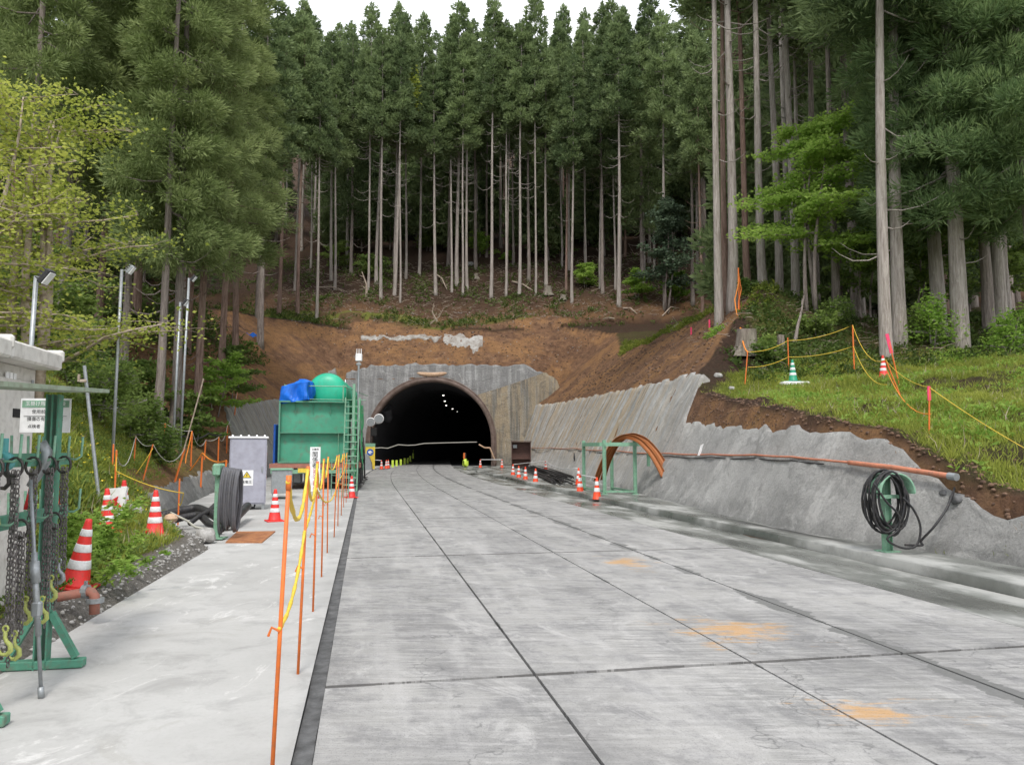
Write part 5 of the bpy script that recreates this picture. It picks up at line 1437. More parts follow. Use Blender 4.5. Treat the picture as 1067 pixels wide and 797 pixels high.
# ================================================================ left side
# orange stakes with a yellow rope along the drain
pos = [(281.5, 826), (310, 702), (326, 637), (335, 601), (341, 576), (348, 559.5), (352, 548), (355.5, 537), (358, 528.5), (360.6, 523.5)]
names = ['nearest orange stake, cut by the bottom of the photo', 'second nearest orange stake beside the drain', 'third orange stake beside the drain, thin', 'fourth orange stake beside the drain', 'fifth orange stake beside the drain, with the lower rope tied', 'sixth orange stake beside the drain',
         'seventh orange stake beside the drain', 'eighth orange stake beside the drain', 'second last orange stake beside the drain', 'last orange stake beside the drain, next to the red cone']
tops = []
for (x, y), lb in zip(pos, names):
    p = G(x, y); k = len(tops); ln = [.035, .03, .01, .0, -.01, .02, 0, .01, 0, 0][k]
    t = thing('stake', lb, 'stake', p, group='orange stakes beside the drain')
    b = MB(); b.tube([(0, 0, -.1), (ln * 1.45, 0, 1.45)], .0105, 8); part('rod', b, M['orange'], t, True)
    b = MB(); b.tube([(ln * 1.45 - .0005, 0, 1.40), (ln * 1.45, 0, 1.47)], .014, 8); part('cap', b, M['orange'], t, True)
    b = MB(); b.tube([(ln * .75, -.01, .74), (ln * .75 - .03, -.03, .76), (ln * .75 - .045, -.03, .72)], .007, 5); part('hook', b, M['orange'], t)
    tops.append((p, ln))
tp = lambda k, h: tops[k][0] + Vector((tops[k][1] * h, -.012, h))
def chainrope(pts, label, r=.012):
    out = []
    for a, b_, sg in pts:
        L = (b_ - a).length; n_ = max(8, int(L / .10))
        for k in range(n_): u = k / n_; out.append(a.lerp(b_, u) - Vector((0, 0, sg * 4 * u * (1 - u))))
    out.append(pts[-1][1]); mb = MB(); nn_ = len(out)
    mb.tube(out, [r * (1 + .25 * math.sin(k * 2.1)) for k in range(nn_)], 6)
    single('plastic_chain', mb, M['yrope'], label, 'chain', 'yellow chains on the orange stakes', loc=out[0], smooth=True)
chainrope([(tp(k, 1.44), tp(k + 1, 1.44), [.26, .28, .30, .25, .2, .2, .15, .15, .1][k]) for k in range(9)], 'upper yellow chain sagging between the tops of the orange stakes', .0115)
chainrope([(tp(0, .75), tp(1, 1.0), .12), (tp(1, 1.0), tp(2, 1.2), .03), (tp(2, 1.2), tp(4, .78), .05), (tp(4, .78), tp(6, .95), .12), (tp(6, .95), tp(9, 1.2), .1)], 'lower yellow chain rising from the nearest stake', .0105)
# vertical white sign
p = G(327.5, 519.5)
t = thing('vertical_sign', 'narrow white upright notice board with black and red characters', 'sign', p, .05)
part('board', MB().box((0, 0, .93), (.33, .02, 1.42), bev=.004), M['whitec'], t)
part('leg', MB().box((-.13, .02, .12), (.03, .03, .26)), M['redink'], t); part('leg', MB().box((.13, .02, .12), (.03, .03, .26)), M['redink'], t)
polytext('工事用', .075, M['ink'], (0, -.014, 1.56), (PI / 2, 0, 0), t)
polytext(list('関係者'), .19, M['ink'], (0, -.014, 1.22), (PI / 2, 0, 0), t, vertical=True)
polytext(list('以外立入禁止'), .125, M['redink'], (0, -.014, .64), (PI / 2, 0, 0), t, vertical=True)
# electrical cabinet
p = G(255, 533); p.y = 20.2; p = P(257, 531, 20.2); p.z = 0
t = thing('electrical_cabinet', 'tall grey electrical cabinet with a yellow warning sticker', 'cabinet', p, .30)
part('body', MB().box((0, .35, 1.0), (.92, .70, 1.72), bev=.012), M['greyc'], t)
b = MB(); b.box((0, -.012, 1.0), (.86, .02, 1.64), bev=.006); d_ = part('door', b, M['greyc'], t); part('handle', MB().box((.36, -.035, 1.05), (.035, .03, .16), bev=.008), M['galv'], d_)
part('roof', MB().box((0, .35, 1.885), (1.0, .78, .05), bev=.012), M['whitec'], t)
for k in range(5): part('lifting_lug', MB().box((-.4 + .2 * k, .1 + .12 * (k % 2), 1.93), (.05, .05, .05), bev=.01), M['whitec'], t)
for a in (-.4, .4):
    for c_ in (.08, .62): part('leg', MB().box((a, c_, .07), (.07, .07, .14)), M['galv'], t)
k_ = part('warning_sticker', MB().box((-.02, -.026, .83), (.32, .006, .40)), M['whitec'], t)
part('triangle', MB().prism([(-.115, .83), (.115, .83), (0, 1.005)], .004, (-.02, -.031, 0)), M['ink'], k_); part('symbol', MB().prism([(-.088, .845), (.088, .845), (0, .98)], .004, (-.02, -.034, 0)), M['ysign'], k_)
part('bolt', MB().prism([(-.012, .852), (.004, .89), (-.02, .888), (.01, .95), (.018, .945), (.002, .903), (.026, .905)], .004, (-.022, -.038, 0)), M['ink'], k_)
polytext('高電圧', .085, M['ink'], (-.02, -.031, .72), (PI / 2, 0, 0), k_)
part('side_notice', MB().box((.463, .42, 1.1), (.006, .36, 1.15)), M['whitec'], t)
polytext(list('安全第一注意'), .13, M['redink'], (.468, .50, 1.12), (PI / 2, 0, PI / 2), t, vertical=True)
polytext(list('整理整頓励行'), .10, M['ink'], (.468, .34, 1.14), (PI / 2, 0, PI / 2), t, vertical=True)
for k in range(3): part('cable_tail', MB().tube([(-.2 + .2 * k, .3, .16), (-.22 + .2 * k, .2, .05), (-.5 + .1 * k, -.1, .03)], .025, 7), M['black'], t, True)
# low grey box behind
p = P(293, 515, 24.5); p.z = 0
t = thing('junction_box', 'low grey ribbed metal box with a pale green lid behind the cone', 'box', p, .30)
part('body', MB().box((0, .5, .55), (.62, 1.2, .72), bev=.01), M['galv'], t); part('lid', MB().box((0, .5, .93), (.70, 1.28, .04), bev=.01), M['green_l'], t)
for k in range(5): part('rib', MB().box((.315, .05 + .22 * k, .55), (.02, .02, .66)), M['galv'], t)
for a in (-.25, .25):
    for c_ in (0, 1.0): part('leg', MB().box((a, c_, .1), (.05, .05, .2)), M['galv'], t)
# green treatment plant
px0, px1, dF = 291, 357, 30.0
A = P(px0, 481, dF); B_ = P(px1, 481, dF); top = P(px0, 419, dF).z; bot = A.z; wd_ = (B_.x - A.x) * 1.04
t = thing('settling_tank', 'big green open sided steel tank with a middle shelf rib on a raised platform', 'tank', (A.x, dF, bot), HD)
hh = top - bot
part('panel', MB().box((wd_ / 2, .22, hh / 2), (wd_, .03, hh)), M['green_t'], t)
for nm, c_, sz in (('top_flange', (wd_ / 2, .10, hh + .03), (wd_ + .12, .34, .06)), ('bottom_flange', (wd_ / 2, .10, -.02), (wd_ + .1, .30, .07)), ('middle_rib', (wd_ / 2, .08, hh * .485), (wd_ + .06, .26, .035)),
                   ('side_flange', (-.03, .10, hh / 2), (.06, .30, hh)), ('side_flange', (wd_ + .03, .10, hh / 2), (.07, .30, hh))):
    part(nm, MB().box(c_, sz), M['green'], t)
for x_ in (.22, .48, .74): part('bracket', MB().box((wd_ * x_, .17, hh * .9), (.02, .08, .45)), M['green'], t)
part('side_wall', MB().box((0.0, 3.2, hh / 2), (.05, 5.9, hh)), M['green_t'], t); part('side_wall', MB().box((wd_, 3.2, hh / 2), (.05, 5.9, hh)), M['green_t'], t); part('end_wall', MB().box((wd_ / 2, 6.1, hh / 2), (wd_, .05, hh)), M['green_t'], t)
part('pipe', MB().tube([(wd_ * .87, -.02, .35), (wd_ * .87, -.02, 1.15)], .012, 6), M['green_l'], t)
deck = MB(); deck.box((wd_ / 2 + .1, 3.2, -.16), (wd_ + .9, 6.8, .16)); part('platform', deck, M['rustpipe'], t)
for x_ in (.1, 1.0, 1.9, 2.6):
    for y_ in (.2, 3, 6): b = MB(); b.box((x_, y_, -.16 - (bot - .16) / 2), (.12, .12, bot - .16)); part('support', b, M['steel'], t)
b = MB(); b.box((wd_ / 2, -.10, -.38), (wd_ + .6, .10, .16)); part('edge_beam', b, M['green_l'], t); b = MB(); b.box((wd_ * .38, -.16, -.32), (.5, .04, .2)); part('plate', b, M['ysign'], t)
for x_ in (0, .5, 1.0, 1.7, 2.4): b = MB(); b.box((x_ + .1, 1.2, -.62), (.36, .5, .55), bev=.05); part('pump_box', b, M['galv'], t)
# guard rail on top
rl = MB()
for x_ in (.12, wd_ * .93, ): rl.tube([(x_, .1, hh + .05), (x_, .1, hh + .72)], .03 if x_ > 1 else .02, 6)
rl.tube([(.12, .1, hh + .66), (wd_ * .98, .1, hh + .66)], .022, 6); rl.tube([(.12, .1, hh + .14), (wd_ + .7, .4, hh + .14)], .018, 6); rl.tube([(wd_ * .93, .1, hh + .66), (wd_ + .75, 5.5, hh + .66)], .018, 6)
part('guard_rail', rl, M['green_l'], t)
# ladder stairs
lp = P(364, 520, 29.2); lp.z = 0
t2 = thing('ladder', 'pale green ladder with broad rungs between the green tank and the green net fence', 'ladder', lp)
hz_ = top + .15
for x_ in (-.27, .27): part('rail', MB().tube([(x_, 0, -.02), (x_, .3, hz_)], .03, 6), M['green_l'], t2)
for k in range(12): part('rung', MB().box((0, .3 * k / 12, .22 + k * (hz_ - .3) / 12), (.5, .12, .035)), M['green_l'], t2)
# lower lattice fence in front
b = MB(); p0 = G(345, 517); p1 = G(363, 519)
t3 = thing('wire_gate', 'pale lattice panel standing below the ladder behind the orange stakes', 'panel', p0)
u_ = p1 - p0
for k in range(4): part('upright', MB().tube([tuple(u_ * k / 3), tuple(u_ * k / 3 + Vector((0, 0, 1.25)))], .014, 5), M['green_l'], t3)
for k in range(5): part('bar', MB().tube([(0, 0, .2 + k * .25), tuple(u_ + Vector((0, 0, .2 + k * .25)))], .012, 5), M['green_l'], t3)
# round tank
c0 = P(341, 408.5, 31.5); r_t = .77
t = thing('round_tank', 'bright green horizontal round tank lying above the settling tank', 'tank', c0)
b = MB(); ax0 = Vector((-.10, 1, -.02)).normalized(); pts = [ax0 * v for v in (-.22, -.18, -.08, .0, .05, 5.8, 5.9, 6.1)]
b.tube(pts, [.25, .50, .70, r_t, r_t, r_t, .70, .3], 36); part('shell', b, M['green_b'], t, True)
for v in (.05, 2, 4, 5.8):
    b = MB(); b.tube([ax0 * v, ax0 * (v + .05)], r_t + .03, 36); part('hoop', b, M['green_t'], t)
part('saddle', MB().box((-.05, 1.0, -.72), (1.3, .3, .36)), M['green'], t); part('saddle', MB().box((-.4, 4.6, -.72), (1.3, .3, .36)), M['green'], t)
# blue tarpaulin
tpos = P(311, 409.5, 30.6); n1, n2 = 44, 16; vs = []
for i in range(n1 + 1):
    for j in range(n2 + 1):
        th = PI * 2 * i / n1; ph = j / n2; d_ = Vector((math.cos(th), math.sin(th), 0))
        prof = (.55 + .10 * noise.noise(Vector((math.cos(th) * 1.6, math.sin(th) * 1.6, ph * 1.5))) ) * (1 if ph < .75 else (1 - ph) / .25 * .98 + .02)
        sq = 1 / max(abs(d_.x), abs(d_.y)) ; sq = min(1.25, sq)
        fold = .07 * math.sin(th * 7 + 2 * math.sin(ph * 4)) * (1 - .7 * ph)
        vs.append((d_.x * (prof * sq + fold) * (1.0 if ph < .75 else 1), d_.y * (prof * sq + fold), -.38 + .82 * min(1, ph * 1.15) + (d_.x * .12)))
b = MB(); b.add(vs, [(i * (n2 + 1) + j, (i + 1) * (n2 + 1) + j, (i + 1) * (n2 + 1) + j + 1, i * (n2 + 1) + j + 1) for i in range(n1) for j in range(n2)])
single('tarpaulin', b, M['tarp'], 'crumpled blue tarpaulin over a load on top of the green tank', 'tarpaulin', loc=tpos, world=False)
b = MB(); tl_ = hit(264, 352, 30); vs = [(x_ * .12, .02 * math.sin(x_), .10 * math.sin(x_ * 1.3 + z_) + z_ * .16) for x_ in range(-5, 6) for z_ in range(3)]
b.add(vs, [(i * 3 + j, (i + 1) * 3 + j, (i + 1) * 3 + j + 1, i * 3 + j + 1) for i in range(10) for j in range(2)]); single('tarpaulin', b, M['tarp'], 'small scrap of blue sheet on the left bank above the brown earth', 'tarpaulin', loc=tl_ + Vector((0, 0, .05)), world=False)
b = MB(); q = P(289, 470, 32); b.box((q.x, q.y, q.z), (.09, .9, 2.2), bev=.02); single('blue_board', b, M['blue'], 'narrow blue board at the left end of the green tank', 'board', loc=q)
# green net fence running away
f0 = P(369, 400, 29.4); f1 = P(378.5, 414, 40)
t = thing('net_fence', 'tall green net fence panel seen edge on beside the road', 'fence', (f0.x, f0.y, 0))
dv2 = Vector((f1.x - f0.x, f1.y - f0.y, 0)); hf = f0.z
part('post', MB().tube([(0, 0, -.02), (0, 0, hf)], .06, 8), M['green_l'], t)
for k in (1, 2, 3): part('post', MB().tube([tuple(dv2 * k / 3), tuple(dv2 * k / 3 + Vector((0, 0, hf * .93)))], .04, 7), M['galv'], t)
b = MB(); nx_, nz_ = 40, 16; vs = []
for i in range(nx_ + 1):
    for j in range(nz_ + 1):
        u = i / nx_; z_ = .5 + (hf - .6) * j / nz_; vs.append(Vector((dv2.x * u + .08 * math.sin(u * 21 + j * .5) * (1 - j / nz_ * .5), dv2.y * u, z_ - .25 * math.sin(u * 9.4) ** 2 * (j / nz_))))
def q4(i, j): return i * (nz_ + 1) + j
for i in range(nx_):
    for j in range(nz_):
        if (i * 7 + j * 3) % 5: b.add([vs[q4(i, j)], vs[q4(i + 1, j)], vs[q4(i + 1, j + 1)], vs[q4(i, j + 1)]], [(0, 1, 2, 3)])
part('net', b, M['net'], t)
for k in range(4): part('rail', MB().tube([(0, 0, .4 + k * hf * .27), tuple(dv2 + Vector((0, 0, .38 + k * hf * .25)))], .02, 6), M['green_l'], t)
b = MB()
for k in range(14):
    u = rnd.uniform(0, .9); x_ = f0.x + dv2.x * u + .10; y_ = f0.y + dv2.y * u; zt = rnd.uniform(1.0, 2.4)
    b.tube([(x_, y_, zt), (x_ + .05, y_ + .2, zt * .5), (x_ + .02, y_ + .4, .12), (x_ + .03, y_ + 1.0, .03 + .01 * k)], .022, 6)
single('cable_bundle', b, M['black'], 'tangle of black cables hanging down the green net fence to the ground', 'cables', loc=(f0.x, f0.y, 0))
# antenna pole
p = P(374, 372, 31.5)
t = thing('sensor_pole', 'thin grey pole with a white antenna box rising above the green fence', 'pole', (p.x, p.y, 0))
part('pole', MB().tube([(0, 0, 0), (0, 0, p.z - .2)], .045, 8), M['galv'], t); part('device', MB().box((0, 0, p.z - .02), (.26, .16, .30), bev=.02), M['whitec'], t)
for x_ in (-.09, 0, .09): part('antenna', MB().tube([(x_, 0, p.z + .12), (x_, 0, p.z + .34)], .016, 6), M['whitec'], t)
part('clamp', MB().box((0, 0, p.z - .30), (.2, .12, .10), bev=.02), M['galv'], t)
# floodlights at portal foot
p = P(391, 439, 66)
t = thing('floodlight', 'pair of pale round work lamps on a stand left of the tunnel arch', 'floodlight', (p.x, p.y, 0))
part('stand', MB().tube([(-.35, 0, 0), (-.35, 0, p.z - .3)], .05, 7), M['black'], t); part('crossbar', MB().tube([(-.6, 0, p.z - .35), (.5, 0, p.z - .1)], .04, 6), M['galv'], t)
for x_, z_, r__ in ((-.35, -.05, .38), (.35, .22, .42)):
    b = MB(); b.tube([(x_, -.25, p.z + z_), (x_, -.15, p.z + z_), (x_, .1, p.z + z_), (x_, .3, p.z + z_)], [r__, r__ * 1.02, r__ * .75, r__ * .3], 18); hd_ = part('lamp_head', b, M['refl'], t, True)
    b = MB(); b.tube([(x_, -.27, p.z + z_), (x_, -.255, p.z + z_)], r__ * .85, 18); part('lens', b, M['galv'], hd_)
b = MB(); b.box((-.1, .1, p.z - .9), (.5, .4, .7), bev=.05); part('ballast', b, M['void'], t)
p = P(402.5, 430, 72.5)
b = MB(); rr_ = [.55, .5, .42, .46, .3]; b.tube([(p.x, p.y + .3 * k, p.z + .5 - .3 * k) for k in range(5)], rr_, 12); single('plastic_sheet', b, M['lining'], 'dim wrapped bundle hanging inside the left of the tunnel vault', 'bundle', loc=p)
# yellow panel
p = G(386, 490); p = P(385.5, 489.5, 58); p.z = 0
zt = P(385, 462, 58).z
t = thing('sign_panel', 'yellow upright panel with a round blue sign at the left of the tunnel', 'sign', p)
part('panel', MB().box((0, 0, zt / 2), (.72, .06, zt), bev=.01), M['ysign'], t); part('header', MB().box((0, -.004, zt - .12), (.74, .07, .26)), M['green_l'], t)
b = MB(); b.tube([(0, -.045, zt - .66), (0, -.035, zt - .66)], .26, 28); ds = part('disc', b, M['blue'], t)
b = MB(); b.prism([(-.16, .05), (-.02, .13), (.1, .12), (.04, .04), (.17, .06), (.17, -.02), (.03, -.05), (.1, -.13), (-.03, -.12), (-.12, -.04)], .01, (0, -.05, zt - .66)); part('symbol', b, M['whitec'], ds)
part('foot', MB().box((0, -.1, .03), (.8, .5, .06)), M['galv'], t)
b = MB(); b.prism([(-.55, 0), (.35, 0), (.30, .5), (.05, 1.1), (-.25, 1.25), (-.5, .9)], .4, (p.x - .05, p.y - .7, 0)); single('sheeted_load', b, M['galv'], 'grey covered bundle leaning before the yellow panel', 'bundle', loc=(p.x, p.y - .7, 0))
# rusty plate on the pavement
a, b2, c2, d2 = G(235, 564.5, .02), G(273, 564.5, .02), G(287, 553, .02), G(247, 553.5, .02)
mb = MB(); mb.add([a, b2, c2, d2] + [v - Vector((0, 0, .022)) for v in (a, b2, c2, d2)], [(0, 1, 2, 3), (7, 6, 5, 4), (0, 4, 5, 1), (1, 5, 6, 2), (2, 6, 7, 3), (3, 7, 4, 0)]); single('steel_plate', mb, M['rustplate'], 'rust brown steel plate lying on the left pavement', 'steel plate', loc=a)
# cable stand
p = G(225, 566); p = P(225.5, 565, 13.7); p.z = .02
t = thing('cable_stand', 'pale green steel post carrying thick grey cable loops', 'cable stand', p)
part('post', MB().box((0, 0, .62), (.10, .08, 1.24), bev=.01), M['green_l'], t); part('cap', MB().box((0, 0, 1.2), (.13, .30, .22), bev=.03), M['green_l'], t); part('arm', MB().box((.16, .02, 1.14), (.32, .06, .05)), M['green_l'], t); part('foot', MB().box((0, 0, .01), (.3, .3, .02)), M['green_l'], t)
b = MB()
for k in range(11):
    x_ = .08 + .028 * k; top_ = 1.24 - .004 * k; w1 = rnd.uniform(.10, .2); bz = rnd.uniform(.04, .3)
    b.tube([p + Vector((x_ + .02 * math.sin(a), w1 * math.cos(a), bz + (top_ - bz) * (.5 + .5 * math.sin(a)))) for a in [2 * PI * j / 22 for j in range(23)]], .024, 7, False)
single('cable_coil', b, M['hose_grey'], 'thick grey cable loops hung on the pale green stand', 'cable', loc=p, smooth=True)
# black hoses on ground
HB = 'black hoses on the ground behind the cable stand'
def ghose(pts, r, label, m='black'):
    out = []
    for a, b_ in zip(pts, pts[1:]):
        for k in range(6): out.append(a.lerp(b_, k / 6))
    out.append(pts[-1]); mb = MB()
    sm = [out[0]] + [(out[i - 1] + out[i] * 2 + out[i + 1]) / 4 for i in range(1, len(out) - 1)] + [out[-1]]
    sm = [sm[0]] + [(sm[i - 1] + sm[i] * 2 + sm[i + 1]) / 4 for i in range(1, len(sm) - 1)] + [sm[-1]]
    mb.tube(sm, r, 10); single('hose', mb, M[m], label, 'hose', HB, loc=pts[0], smooth=True)
ghose([P(168, 538, 15.5), P(185, 533, 15.8), P(205, 529, 16.0), P(222, 536, 15.5), P(236, 546, 15.0), P(244, 541, 15.5), P(258, 527, 17.5)], .09, 'thick black hose curling from the verge round behind the cable stand')
ghose([P(172, 545, 15), P(190, 539, 15.3), P(208, 536, 15.5), P(218, 546, 14.6), P(232, 551, 14.4)], .07, 'black hose lying nearest the rounded grey rock')
ghose([P(198, 545, 14.6), P(207, 538, 15), P(217, 533, 15.5), P(226, 524, 16.6), P(240, 528, 17)], .05, 'thinner black hose arching over the thick one')
ghose([P(178, 534, 15), P(196, 543, 14.3), P(203, 549, 13.6), P(212, 551, 13.4)], .02, 'thin grey hose trailing over the verge beside the rock', 'wrope')
b = MB(); q = P(178, 540, 14.6); b.lathe([(.03, -.09), (.10, -.06), (.13, 0), (.10, .06), (.03, .09)], 14, q); single('jug', b, M['wood'], 'small tan jug among the black hoses', 'jug', loc=q)
# brown pipe with clamp near the leaning cone
a = P(40, 626, 7.0); b_ = P(92, 616, 7.15)
t = thing('drain_pipe', 'red brown pipe with an elbow and clamps below the leaning cone', 'pipe', b_)
part('pipe', MB().tube([a - b_, (0, 0, 0)], .042, 12), M['rustpipe'], t, True); part('elbow', MB().tube([(-.02, 0, 0), (.03, 0, -.005), (.06, 0, -.04), (.065, 0, -.20)], .044, 12), M['rustpipe'], t, True)
part('clamp', MB().tube([(-.05, 0, .0), (.0, 0, .0)], .062, 12), M['galv'], t); part('clamp', MB().tube([(.066, 0, -.10), (.066, 0, -.06)], .075, 12), M['galv'], t); part('bolt', MB().box((-.025, 0, .07), (.02, .03, .05)), M['galv'], t)
# arrow board
p = P(121, 540, 12.6)
t = thing('arrow_board', 'white board with a red arrow standing between two red cones', 'sign', p, -.1)
b = MB(); b.prism([(-.13, -.02), (.13, -.02), (.16, .42), (.18, .50), (-.17, .48), (-.14, .42)], .05); part('board', b, M['whitec'], t)
b = MB(); b.prism([(-.06, .30), (.04, .36), (.02, .27), (.14, .16), (.0, .20), (-.02, .12)], .012, (0, -.033, 0)); part('arrow', b, M['redink'], t); part('post', MB().tube([(0, .05, -.4), (0, .05, .5)], .02, 6), M['galv'], t)
# orange safety vest hung on the rack
# ---- chain rack
RK = Vector((-3.43, 5.75, 0))
t = thing('chain_rack', 'green steel rack with a sloping roof plate and hooks holding chains', 'rack', RK, HD)
def hcol(y, h=2.0):
    b = MB(); b.box((0, y, h / 2), (.010, .08, h)); b.box((-.04, y, h / 2), (.010, .09, h)); b.box((.04, y, h / 2), (.010, .09, h)); return b
part('post', hcol(0), M['green'], t); part('post', hcol(-1.22), M['green'], t)
part('foot', MB().box((0, 0, .035), (.58, .09, .06), bev=.006), M['green'], t); part('foot', MB().box((0, -1.22, .035), (.56, .09, .06), bev=.006), M['green'], t)
for s_ in (-1, 1):
    for y_ in (0, -1.22):
        a_ = Vector((s_ * .05, y_, .40)); c_ = Vector((s_ * .23, y_, .075)); m_ = beam(a_, c_, .055, .04); part('brace', m_, M['green'], t)
part('roof', MB().box((0, -.45, 2.02), (.42, 2.0, .03), rot=Matrix.Rotation(.05, 3, 'X')), M['roofplate'], t)
for z_ in (1.52, 1.12): part('rail', MB().box((0, -.45, z_), (.05, 1.5, .09)), M['green'], t)
hooks = []
for z_ in (1.55, 1.15):
    for k in range(6):
        y_ = -1.15 + k * .27
        for s_ in (-1, 1):
            b = MB(); b.tube([(s_ * .02, y_, z_ - .03), (s_ * .10, y_, z_ - .035), (s_ * .135, y_, z_ - .01), (s_ * .14, y_, z_ + .14)], .009, 6); part('hook', b, M['green_l'], t, True)
            hooks.append((s_, y_, z_))
RM = Matrix.Rotation(HD, 3, 'Z')
def rackp(x, y, z): return RK + RM @ Vector((x, y, z))
# sign hung on the rack
sp_ = rackp(.08, .10, 1.72)
t = thing('notice_board', 'white notice with a green heading hung behind the green rack post', 'sign', P(47.5, 433, 6.3), .06)
part('board', MB().box((0, 0, 0), (.40, .008, .28), bev=.002), M['whitec'], t); part('heading', MB().box((0, -.006, .095), (.37, .004, .055)), M['green_l'], t)
polytext('玉掛け用具の点検', .04, M['whitec'], (0, -.0095, .095), (PI / 2, 0, 0), t, extrude=.0005)
polytext('使用前に必ず', .036, M['ink'], (0, -.005, .03), (PI / 2, 0, 0), t, extrude=.0005); polytext('損傷の有無を確認', .036, M['ink'], (0, -.005, -.03), (PI / 2, 0, 0), t, extrude=.0005); polytext('点検者　　月　日', .034, M['ink'], (0, -.005, -.09), (PI / 2, 0, 0), t, extrude=.0005)
part('underline', MB().box((0, -.006, -.005), (.34, .003, .003)), M['ink'], t)
# chains
def links(mb, a, b_, size=.036, r=.0043):
    a, b_ = Vector(a), Vector(b_); L = (b_ - a).length; n_ = max(2, int(L / (size * .78))); d = (b_ - a).normalized()
    for k in range(n_):
        c = a + d * (L * (k + .5) / n_); ang = (k % 2) * PI / 2 + rnd.uniform(-.3, .3)
        s1_ = d.cross(Vector((math.cos(ang), math.sin(ang), .01))).normalized()
        pts = [c + d * (size * .5 * math.cos(th)) + s1_ * (size * .30 * math.sin(th)) for th in [2 * PI * j / 10 for j in range(11)]]
        mb.tube(pts, r, 5, False)
def hook_mb(c, s_=1.0):
    b = MB(); pts = [(0, 0, .0), (0, 0, -.05), (.012, 0, -.075), (.04, 0, -.10), (.045, 0, -.14), (.015, 0, -.17), (-.025, 0, -.165), (-.045, 0, -.13)]
    b.tube([Vector(c) + Vector(v) * s_ for v in pts], [.012, .012, .013, .015, .016, .014, .011, .006], 8); b.tube([Vector(c) + Vector((.02 * math.cos(a), 0, .015 + .022 * math.sin(a))) * s_ for a in [2 * PI * j / 10 for j in range(11)]], .008 * s_, 6, False); return b
chs = [(-1.15, 1.46, .9, 'chain sling nearest the left edge of the photo, with a lime hook', 1.22), (-.88, 1.46, 1.22, 'long double chain sling ending in a lime hook near the ground', .42), (-.61, 1.46, 1.0, 'double chain sling left of the grey lever, hanging straight', .55),
       (-.34, 1.46, 1.1, 'chain sling hanging behind the grey lever on the rack', .5), (-.07, 1.46, .8, 'short chain sling on the hook closest to the far green post', .72), (-.20, 1.06, .6, 'chain with a lime hook hanging low beside the far post', .62), (-.75, 1.06, .7, 'low chain hung from the second rail of the rack', .36)]
for k, (y_, zt_, L_, lb, hz) in enumerate(chs):
    base = rackp(.11, y_, zt_)
    t = thing('chain_sling', lb, 'chain', base, 0, 'chain slings on the green rack')
    b = MB(); links(b, (0, 0, 0), (.01, .02, -L_)); links(b, (.035, -.02, 0), (.04, 0, -L_ * .92)); links(b, (-.03, .03, .0), (-.035, .05, -L_ * .8)); part('links', b, M['chain'], t, True)
    part('hook', hook_mb((.01, -.02, hz - zt_ + .05) if hz < zt_ else (0, 0, 0), .85), M['hook'] if k != 4 else M['galv'], t, True)
    part('master_ring', MB().tube([(.0 + .05 * math.cos(a), 0, .02 + .06 * math.sin(a)) for a in [2 * PI * j / 14 for j in range(15)]], .009, 6, False), M['steel'], t, True)
# big grey shackle bar/lever leaning
t = thing('lever_bar', 'long grey steel bar with a ratchet leaning from the rack to the pavement', 'steel bar', G(43, 727))
a_ = Vector(t.location); tp_ = P(32, 500, 5.15) - a_; md = tp_ * .42
part('rod', MB().tube([(0, 0, .01), tuple(tp_)], .012, 10), M['galv'], t, True); part('sleeve', MB().tube([tuple(tp_ * .28), tuple(tp_ * .66)], .020, 10), M['galv'], t, True); part('ratchet', MB().box(tuple(tp_ * .40), (.06, .05, .10), bev=.012), M['galv'], t); part('tip', MB().tube([(0, 0, 0), tuple(tp_ * .05)], .020, 10), M['galv'], t, True); part('collar', MB().tube([tuple(tp_ * .52), tuple(tp_ * .62)], .030, 10), M['galv'], t, True)
t = thing('lever_hoist', 'scuffed grey hoist body hung on the rack before the far post', 'hoist', P(45, 468, 5.45))
part('body', MB().tube([(-.03, 0, 0), (0, 0, .03), (.03, 0, -.02), (.02, 0, -.09), (-.04, 0, -.2), (-.08, 0, -.26)], [.03, .038, .036, .034, .032, .026], 12), M['galv'], t, True); part('handle', MB().tube([(-.05, -.01, -.2), (-.09, -.02, -.42)], .014, 8), M['redink'], t, True)
t = thing('pulley_block', 'teal round pulley block hanging at the left edge of the rack', 'pulley', P(7, 481, 4.95))
b = MB(); b.tube([(-.02, -.03, 0), (-.02, -.025, 0), (-.02, .025, 0), (-.02, .03, 0)], [.05, .062, .062, .05], 22); part('drum', b, M['teal'], t, True); b = MB(); b.tube([(-.02, -.05, 0), (-.02, -.03, 0)], .03, 16); part('hub', b, M['galv'], t); part('strap', MB().box((-.02, 0, .09), (.03, .04, .12)), M['teal'], t); part('hook', hook_mb((-.02, 0, .0), 1.0), M['steel'], t)
b = MB(); q = P(53, 516, 6.6); vs = [(x_ * .022, .015 * math.sin(x_ * 1.2 + z_), z_ * .03 - abs(x_) * .006) for x_ in range(-3, 4) for z_ in range(-4, 4)]
b.add(vs, [(i * 8 + j, (i + 1) * 8 + j, (i + 1) * 8 + j + 1, i * 8 + j + 1) for i in range(6) for j in range(7)]); vs2 = [(v[0], v[1] + .02, v[2]) for v in vs]; b.add(vs2, [(i * 8 + j, i * 8 + j + 1, (i + 1) * 8 + j + 1, (i + 1) * 8 + j) for i in range(6) for j in range(7)])
o = single('safety_vest', b, M['orange_red'], 'crumpled orange vest hanging behind the green rack', 'vest', loc=q, world=False)
